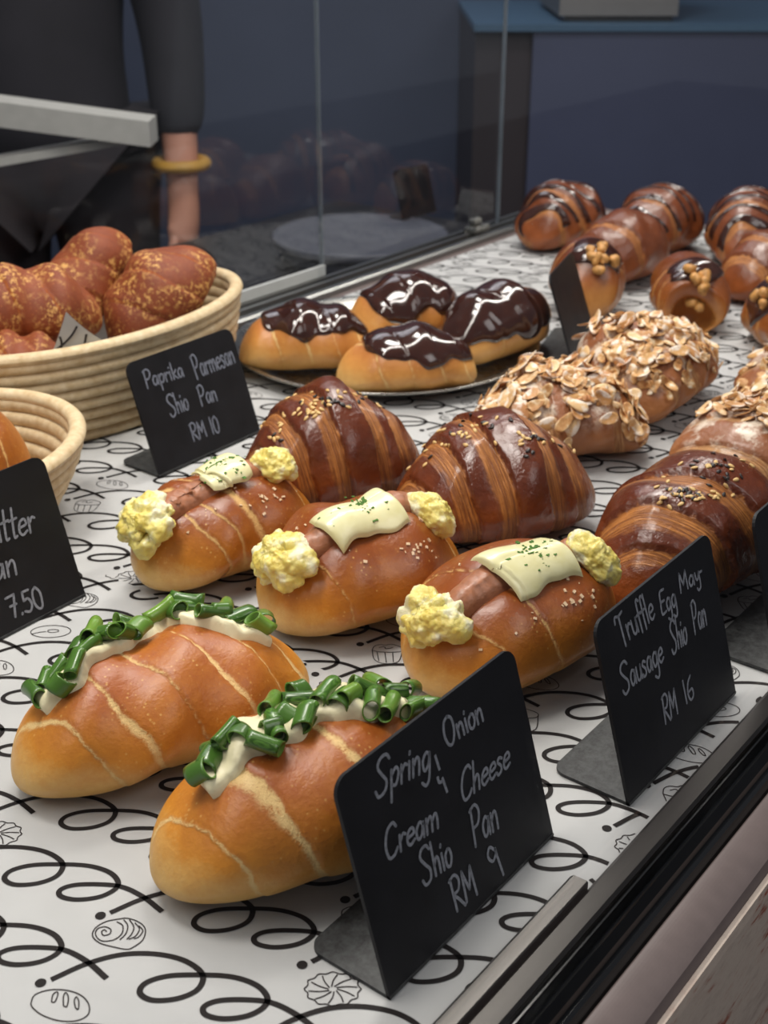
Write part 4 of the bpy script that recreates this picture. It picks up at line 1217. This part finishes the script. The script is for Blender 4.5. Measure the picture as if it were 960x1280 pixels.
# ================================================================== BASKETS
def basket(name, x, y, rz, a, b, h, coils, flare, label):
    root = empty(name, (x, y, 0.0004), rz, label, 'basket', 'coiled rattan baskets')
    rho = h / (2 * coils)
    prof = [(-min(a, b) + 0.0002 - 0.0 , 0.0005)]
    out, inn = [], []
    for k in range(coils):
        zc = rho * (2 * k + 1)
        u = (k + 0.5) / coils
        rc = -flare * (1 - u) ** 1.4 - rho
        for q in np.linspace(-PI / 2 * .9, PI / 2 * .9, 7):
            out.append((rc + rho * math.cos(q), zc + rho * math.sin(q)))
            inn.append((rc - rho * 0.55 - rho * math.cos(q) * .7, zc + rho * math.sin(q)))
    rf = out[0][0]
    wall = out + inn[::-1]
    mb = MB()
    mb.lathe([(rf - 0.002, 0.0002)] + wall + [(rf - 0.012, 0.0035), ], 120, a, b)
    # woven floor of concentric coils
    fl = []
    R = min(a, b) + rf - 0.010
    n = 9
    for k in range(n):
        for q in np.linspace(0.1, PI - .1, 5):
            rr = R * (1 - (k + (1 - math.cos(q)) / 2) / n)
            fl.append((rr - min(a, b), 0.002 + 0.0025 * math.sin(q)))
    mb2 = MB()
    mb.lathe(fl + [(-min(a, b) + .0002, .002)], 120, a, b)
    mb.lathe([(rf - .002, .0002), (-min(a, b) + .0002, .0002)], 120, a, b)
    mb.build('wall', MAT['rattan'], root, True)
    mb = MB()
    rr = rho * 1.02
    mb.lathe([(-rr * 1.0 + rr * 1.25 * math.cos(q), h + rr * .35 + rr * math.sin(q)) for q in np.linspace(0, 2 * PI, 15)], 120, a, b)
    mb.build('rim', MAT['rattan'], root, True)
    return root
BK = (.603, .752, .140, .081, .070)
basket('bread_basket', BK[0], BK[1], 0, BK[2], BK[3], BK[4], 8, .014, 'deep oval rattan basket of paprika rolls behind the Paprika Parmesan sign')
SB = (.382, .662, .112, .092, .052)
basket('bread_basket', SB[0], SB[1], 0, SB[2], SB[3], SB[4], 6, .026, 'shallow rattan basket cut by the left edge behind the 7.50 sign')
# patterned liner in the deep basket: a square sheet pushed in, corners standing up
def liner(name, cx, cy, a, b, z0, rim, ang, size, label):
    mb = MB(); n = 40
    def f(i, j):
        wt = lambda p, q: (1 + p * i) * (1 + q * j) / 4
        k = size * (1.20 * wt(-1, -1) + .95 * wt(1, -1) + .98 * wt(1, 1) + .95 * wt(-1, 1))
        u, v = i * k, j * k
        c, s = math.cos(ang), math.sin(ang)
        x, y = c * u - s * v, s * u + c * v
        e = math.hypot(x / (a - .021), y / (b - .021))
        if e > 1:
            L = math.hypot(x, y) * (1 - 1 / e)
            tilt = 0.16
            k = 1 / e * (1 + tilt * L / math.hypot(x / e, y / e))
            return (cx + x * k, cy + y * k, z0 + L * 0.97)
        return (cx + x, cy + y, z0 + 0.0006 * math.sin(9 * e))
    g = np.linspace(-1, 1, n + 1)
    v = [f(i, j) for i in g for j in g]
    mb.add(v, [(i * (n + 1) + j, (i + 1) * (n + 1) + j, (i + 1) * (n + 1) + j + 1, i * (n + 1) + j + 1) for i in range(n) for j in range(n)], 0)
    # printed scribbles follow the sheet
    for (ox, oy) in ((-1.1, -.98), (-.98, -.62), (-.62, -1.02), (.55, -.95), (.62, .70), (-1., .7)):
        M2 = (MOTIF[:, :2] - MOTIF[:, :2].mean(0)) / size
        P = []
        for p in M2:
            i, j = p[0] + ox + .1, p[1] + oy + .1
            if abs(i) < .99 and abs(j) < .99:
                q = np.array(f(i, j)); q[0] += (cx - q[0]) * -0.004; q[1] += (cy - q[1]) * -0.006; q[2] += .0004
                P.append(q)
            else:
                if len(P) > 2: add_rib(mb, P)
                P = []
        if len(P) > 2: add_rib(mb, P)
    o = mb.build(name, MAT['paper'], None, True, [MAT['paper'], MAT['ink_fine'], MAT['ink']])
    return tag(o, label, 'paper')
def add_rib(mb, P):
    P = np.array(P); c = np.array([BK[0], BK[1], .05])
    nrm = P - c; nrm[:, 2] *= .3
    d = np.gradient(P, axis=0)
    s = np.cross(nrm, d); s /= np.linalg.norm(s, axis=1)[:, None] + 1e-12
    a, b = P + s * .0008, P - s * .0008
    n = len(P)
    mb.add(np.concatenate([a, b]), [(i, n + i, n + i + 1, i + 1) for i in range(n - 1)], 1)
liner('basket_liner', BK[0], BK[1], BK[2], BK[3], .0062, .07, R_(-4), .104, 'scribble printed paper liner with its corner poking over the rim of the deep basket')

def paprika(b, c, yaw, tilt, label, name='paprika_roll', mat='paprika_roll', grp='paprika parmesan rolls in the deep basket'):
    P = Pastry(name, b, c[0], c[1], yaw, c[2], label, 'bread roll', grp, tilt)
    b.mesh('loaf', MAT[mat], P.root, 120, 96, brown=(-.3, .6))
    return P
LP = [(-.45, .04), (.0, .04), (.5, .04)]
paprika(Body(.112, .066, .058, 2.4, 2.0, LP, .22, seed=81, step=.002, rough=1.8), (.556, .770, .056), -20, (0, 6), 'reddish paprika roll lying at the left of the deep basket')
paprika(Body(.085, .055, .048, 2.4, 2.0, LP, .22, seed=82, step=.002, rough=1.8), (.521, .737, .030), -25, (0, 6), 'dark paprika roll cut by the left edge in the deep basket')
paprika(Body(.112, .072, .060, 2.4, 2.0, LP, .22, seed=83, step=.002, rough=1.8), (.674, .737, .050), -8, (0, -38), 'speckled paprika roll tipped up at the right of the deep basket')
paprika(Body(.106, .057, .053, 2.4, 2.0, LP, .22, seed=84, step=.002, rough=1.8), (.648, .796, .064), 6, (0, -40), 'paprika roll tipped up behind the speckled one')
paprika(Body(.130, .088, .084, 2.3, 2.0, LP, .2, seed=85, step=.0016), (.392, .664, .009), -25, (0, 0), 'plain golden roll in the shallow basket', 'butter_roll', 'egg_roll', 'butter rolls in the shallow basket')

# ================================================================== BEHIND THE PANES
tr = empty('round_tray', (1.362, 1.105, -.0995), 0, 'round matt black tray on the worktop behind the sliding pane', 'tray')
mb = MB(); mb.lathe([(.0002, .030), (.114, .030), (.1195, .0325), (.1215, .031), (.1215, .022), (.116, .018), (.0002, .018)], 80)
mb.build('tray_top', MAT['black_tray'], tr, True)
mb = MB(); mb.lathe([(.0002, .018), (.106, .018), (.110, .015), (.110, .002), (.106, .0), (.0002, .0)], 80)
mb.build('tray_foot', MAT['black_tray'], tr, True)
q7 = at(504, 276, -.0695)
make_sign(q7[0], q7[1], R_(-4), .075, .070, R_(16), .03, 'small black sign standing on the round black tray', z=-.0693)

# far counter, seen square on through the panes
fc = empty('kitchen_cabinet', (0, 0, 0), 0, 'navy cabinet with a blue edged top across the kitchen', 'cabinet')
mb = MB(); upright(mb, 676, 1500, 2.7, FLOOR, .105, .6)
mb.build('carcass', MAT['navy'], fc)
mb = MB(); upright(mb, 600, 680, 2.72, FLOOR, .105, .58)
mb.build('side_panel', MAT['dark_panel'], fc)
mb = MB(); upright(mb, 598, 1520, 2.69, .105, .118, .62)
mb.build('worktop_edge', MAT['cyan_edge'], fc)
ap = empty('kitchen_appliance', (0, 0, 0), 0, 'stainless appliance standing on the navy cabinet at the top edge', 'appliance')
mb = MB(); upright(mb, 708, 862, 2.74, .130, .42, .4)
mb.build('housing', MAT['appliance'], ap)
mb = MB(); upright(mb, 714, 856, 2.76, .1185, .130, .36)
mb.build('foot_rail', MAT['black_gloss'], ap)
# steel shelf at the left
sh = empty('steel_shelf', (0, 0, 0), 0, 'bright steel shelf edge seen through the pane at the left', 'shelf')
def bar(P, Q, th, dep):
    P, Q = np.array(P), np.array(Q)
    d = Q - P; n = np.array([-d[1], d[0], 0]); n = n / np.linalg.norm(n) * dep
    up = np.array([0, 0, th])
    v = [P, Q, Q + n, P + n, P + up, Q + up, Q + n + up, P + n + up]
    return MB().add(v, [(0, 3, 2, 1), (4, 5, 6, 7), (0, 1, 5, 4), (1, 2, 6, 5), (2, 3, 7, 6), (3, 0, 4, 7)])
zt = -0.02
A_ = at(188, 184, zt); 
def at_dist(x, y, d):
    r = ray(x, y); return CAM + r * d / math.hypot(r[0], r[1])
Pq = at_dist(188, 184, 1.62); Qq = at_dist(-160, 138, 1.72)
m_ = bar(Pq, Qq, .030, -.05)
m_.build('shelf_board', MAT['pale_paint'], sh)
for t in (0.75, 0.97):
    c = Pq + (Qq - Pq) * t
    n = np.array([-(Qq - Pq)[1], (Qq - Pq)[0], 0]); n = -n / np.linalg.norm(n)
    for k in (0.025,):
        q = c + n * k
        mb = MB(); mb.lathe([(.0001, FLOOR - q[2]), (.012, FLOOR - q[2]), (.012, 0.0), (.0001, 0.0)], 16)
        g = mb.build('leg', MAT['appliance'], sh, True); g.location = q

m2 = bar(at_dist(150, 182, 1.66), at_dist(-160, 236, 1.70), .010, -.03)
m2.build('lower_rail', MAT['pale_paint'], sh)
# ---- the person behind the counter (only a dark hip and one bare wrist show)
def skinned(name, verts, edges, radii, mat, parent, sub=2):
    me = bpy.data.meshes.new(name)
    me.from_pydata(verts, edges, [])
    o = bpy.data.objects.new(name, me); COL.objects.link(o); o.parent = parent
    m = o.modifiers.new('skin', 'SKIN'); m.use_smooth_shade = True
    for i, r in enumerate(radii):
        me.skin_vertices[0].data[i].radius = (r, r) if not isinstance(r, tuple) else r
        me.skin_vertices[0].data[i].use_root = (i == 0)
    s = o.modifiers.new('sub', 'SUBSURF'); s.levels = sub; s.render_levels = sub
    me.materials.append(mat)
    return o
wr = at_dist(232, 268, 2.2)                  # the visible forearm
lf = -C_R
pc = wr + lf * 0.235 + np.array([_hd[0], _hd[1], 0]) * 0.04
pr_ = empty('person', (pc[0], pc[1], FLOOR - .0), math.atan2(-_hd[1], -_hd[0]), 'person in dark clothes behind the panes, bare wrist hanging down', 'person')
# local frame: +x towards the camera, +y is picture-right
V, E_, Rr = [], [], []
def jn(p, r, link=None):
    V.append(p); Rr.append(r)
    if link is not None: E_.append((link, len(V) - 1))
    return len(V) - 1
pel = jn((0, 0, .92), .10); sp1 = jn((0, 0, 1.08), .095, pel); ch = jn((0, 0, 1.28), .11, sp1); nk = jn((0, 0, 1.42), .06, ch); hb = jn((.01, 0, 1.50), .07, nk); ht = jn((.015, 0, 1.58), .095, hb); tp = jn((.01, 0, 1.67), .07, ht)
hands = {}
for sgn in (1, -1):
    shd = jn((0, sgn * .17, 1.36), .062, ch); el = jn((-.01, sgn * .225, 1.06), .044, shd); w = jn((.05, sgn * .235, .80), .027, el); pm = jn((.055, sgn * .235, .725), .034, w)
    for k, (dx, ln) in enumerate(((-.028, .062), (-.010, .074), (.010, .070), (.027, .055))):
        a = jn((.055 + dx, sgn * .232, .69), .0095, pm); b2 = jn((.058 + dx, sgn * .226, .69 - ln * .55), .0085, a); jn((.058 + dx, sgn * .214, .69 - ln), .007, b2)
    a = jn((.085, sgn * .222, .73), .011, pm); jn((.100, sgn * .214, .695), .009, a)
    hp = jn((0, sgn * .095, .86), .07, pel); kn = jn((.02, sgn * .10, .48), .056, hp); an = jn((-.01, sgn * .10, .09), .042, kn); jn((.13, sgn * .105, .035), .035, an)
skinned('body', V, E_, Rr, MAT['skin'], pr_)
V, E_, Rr = [], [], []
pel = jn((0, 0, .82), .168); p2_ = jn((0, 0, .95), .160, pel); sp1 = jn((0, 0, 1.08), .150, p2_); ch = jn((0, 0, 1.28), .156, sp1); nk = jn((0, 0, 1.40), .075, ch)
for sgn in (1, -1):
    shd = jn((0, sgn * .17, 1.36), .078, ch); el = jn((-.01, sgn * .225, 1.06), .058, shd); jn((.035, sgn * .233, .875), .046, el)
skinned('sweatshirt', V, E_, Rr, MAT['dark_cloth'], pr_)
V, E_, Rr = [], [], []
pel = jn((0, 0, .93), .146)
for sgn in (1, -1):
    hp = jn((0, sgn * .095, .84), .108, pel); kn = jn((.02, sgn * .10, .48), .078, hp); jn((-.01, sgn * .10, .12), .062, kn)
skinned('trousers', V, E_, Rr, MAT['trouser_cloth'], pr_)
D, F = sphere_dirs(32, 24)
hv = D * np.array([.105, .092, .118]) + np.array([-.012, 0, 1.625])
keep = [f for f in F if np.mean([D[i][0] for i in f]) < .25 or np.mean([D[i][2] for i in f]) > .55]
obj('hair', hv, keep, MAT['hair'], pr_)
mb = MB()
for sgn in (1, -1): mb.add(D * np.array([.008, .014, .008]) + np.array([.098, sgn * .033, 1.575]), F)
mb.build('eye', MAT['hair'], pr_, True)
obj('nose', D * np.array([.018, .014, .024]) + np.array([.105, 0, 1.545]), F, MAT['skin'], pr_)
mb = MB(); mb.lathe([(.040 + .010 * math.cos(q), .010 * math.sin(q)) for q in np.linspace(0, 2 * PI, 13)], 32)
w_ = mb.build('wristband', MAT['bangle'], pr_, True); w_.location = (.044, .234, .848)

# ================================================================== LIGHT
def area(name, loc, size, energy, col, rot=(0, 0, 0), sy=None):
    l = bpy.data.lights.new(name, 'AREA'); l.energy = energy; l.color = col
    l.shape = 'RECTANGLE' if sy else 'SQUARE'; l.size = size
    if sy: l.size_y = sy
    o = bpy.data.objects.new(name, l); COL.objects.link(o)
    o.location = loc; o.rotation_euler = rot
    return o
area('case_strip_light', (.75, .56, .60), 2.2, 8.2, (1.0, .95, .87), sy=.03)
area('ceiling_panel', (.3, .75, 1.55), .35, 11.5, (1.0, .95, .88))
area('ceiling_panel', (1.3, .9, 1.55), .35, 11.5, (1.0, .95, .88))
area('shop_ceiling_panel', (.5, -.9, 1.3), 0.9, 8.0, (1.0, .96, .92), rot=(R_(38), 0, 0))
area('kitchen_ceiling_panel', (2.0, 2.2, 1.75), 1.2, 15.0, (.92, .95, 1.0))
w = bpy.data.worlds.new('world'); scene.world = w
w.use_nodes = True
bg = w.node_tree.nodes['Background']
bg.inputs[0].default_value = (.62, .66, .74, 1); bg.inputs[1].default_value = 0.22

scene.view_settings.view_transform = 'Standard'
scene.view_settings.look = 'None'
scene.view_settings.gamma = 1.0
scene.view_settings.use_curve_mapping = False
scene.view_settings.exposure = 0.0
scene.cycles.transparent_max_bounces = 24
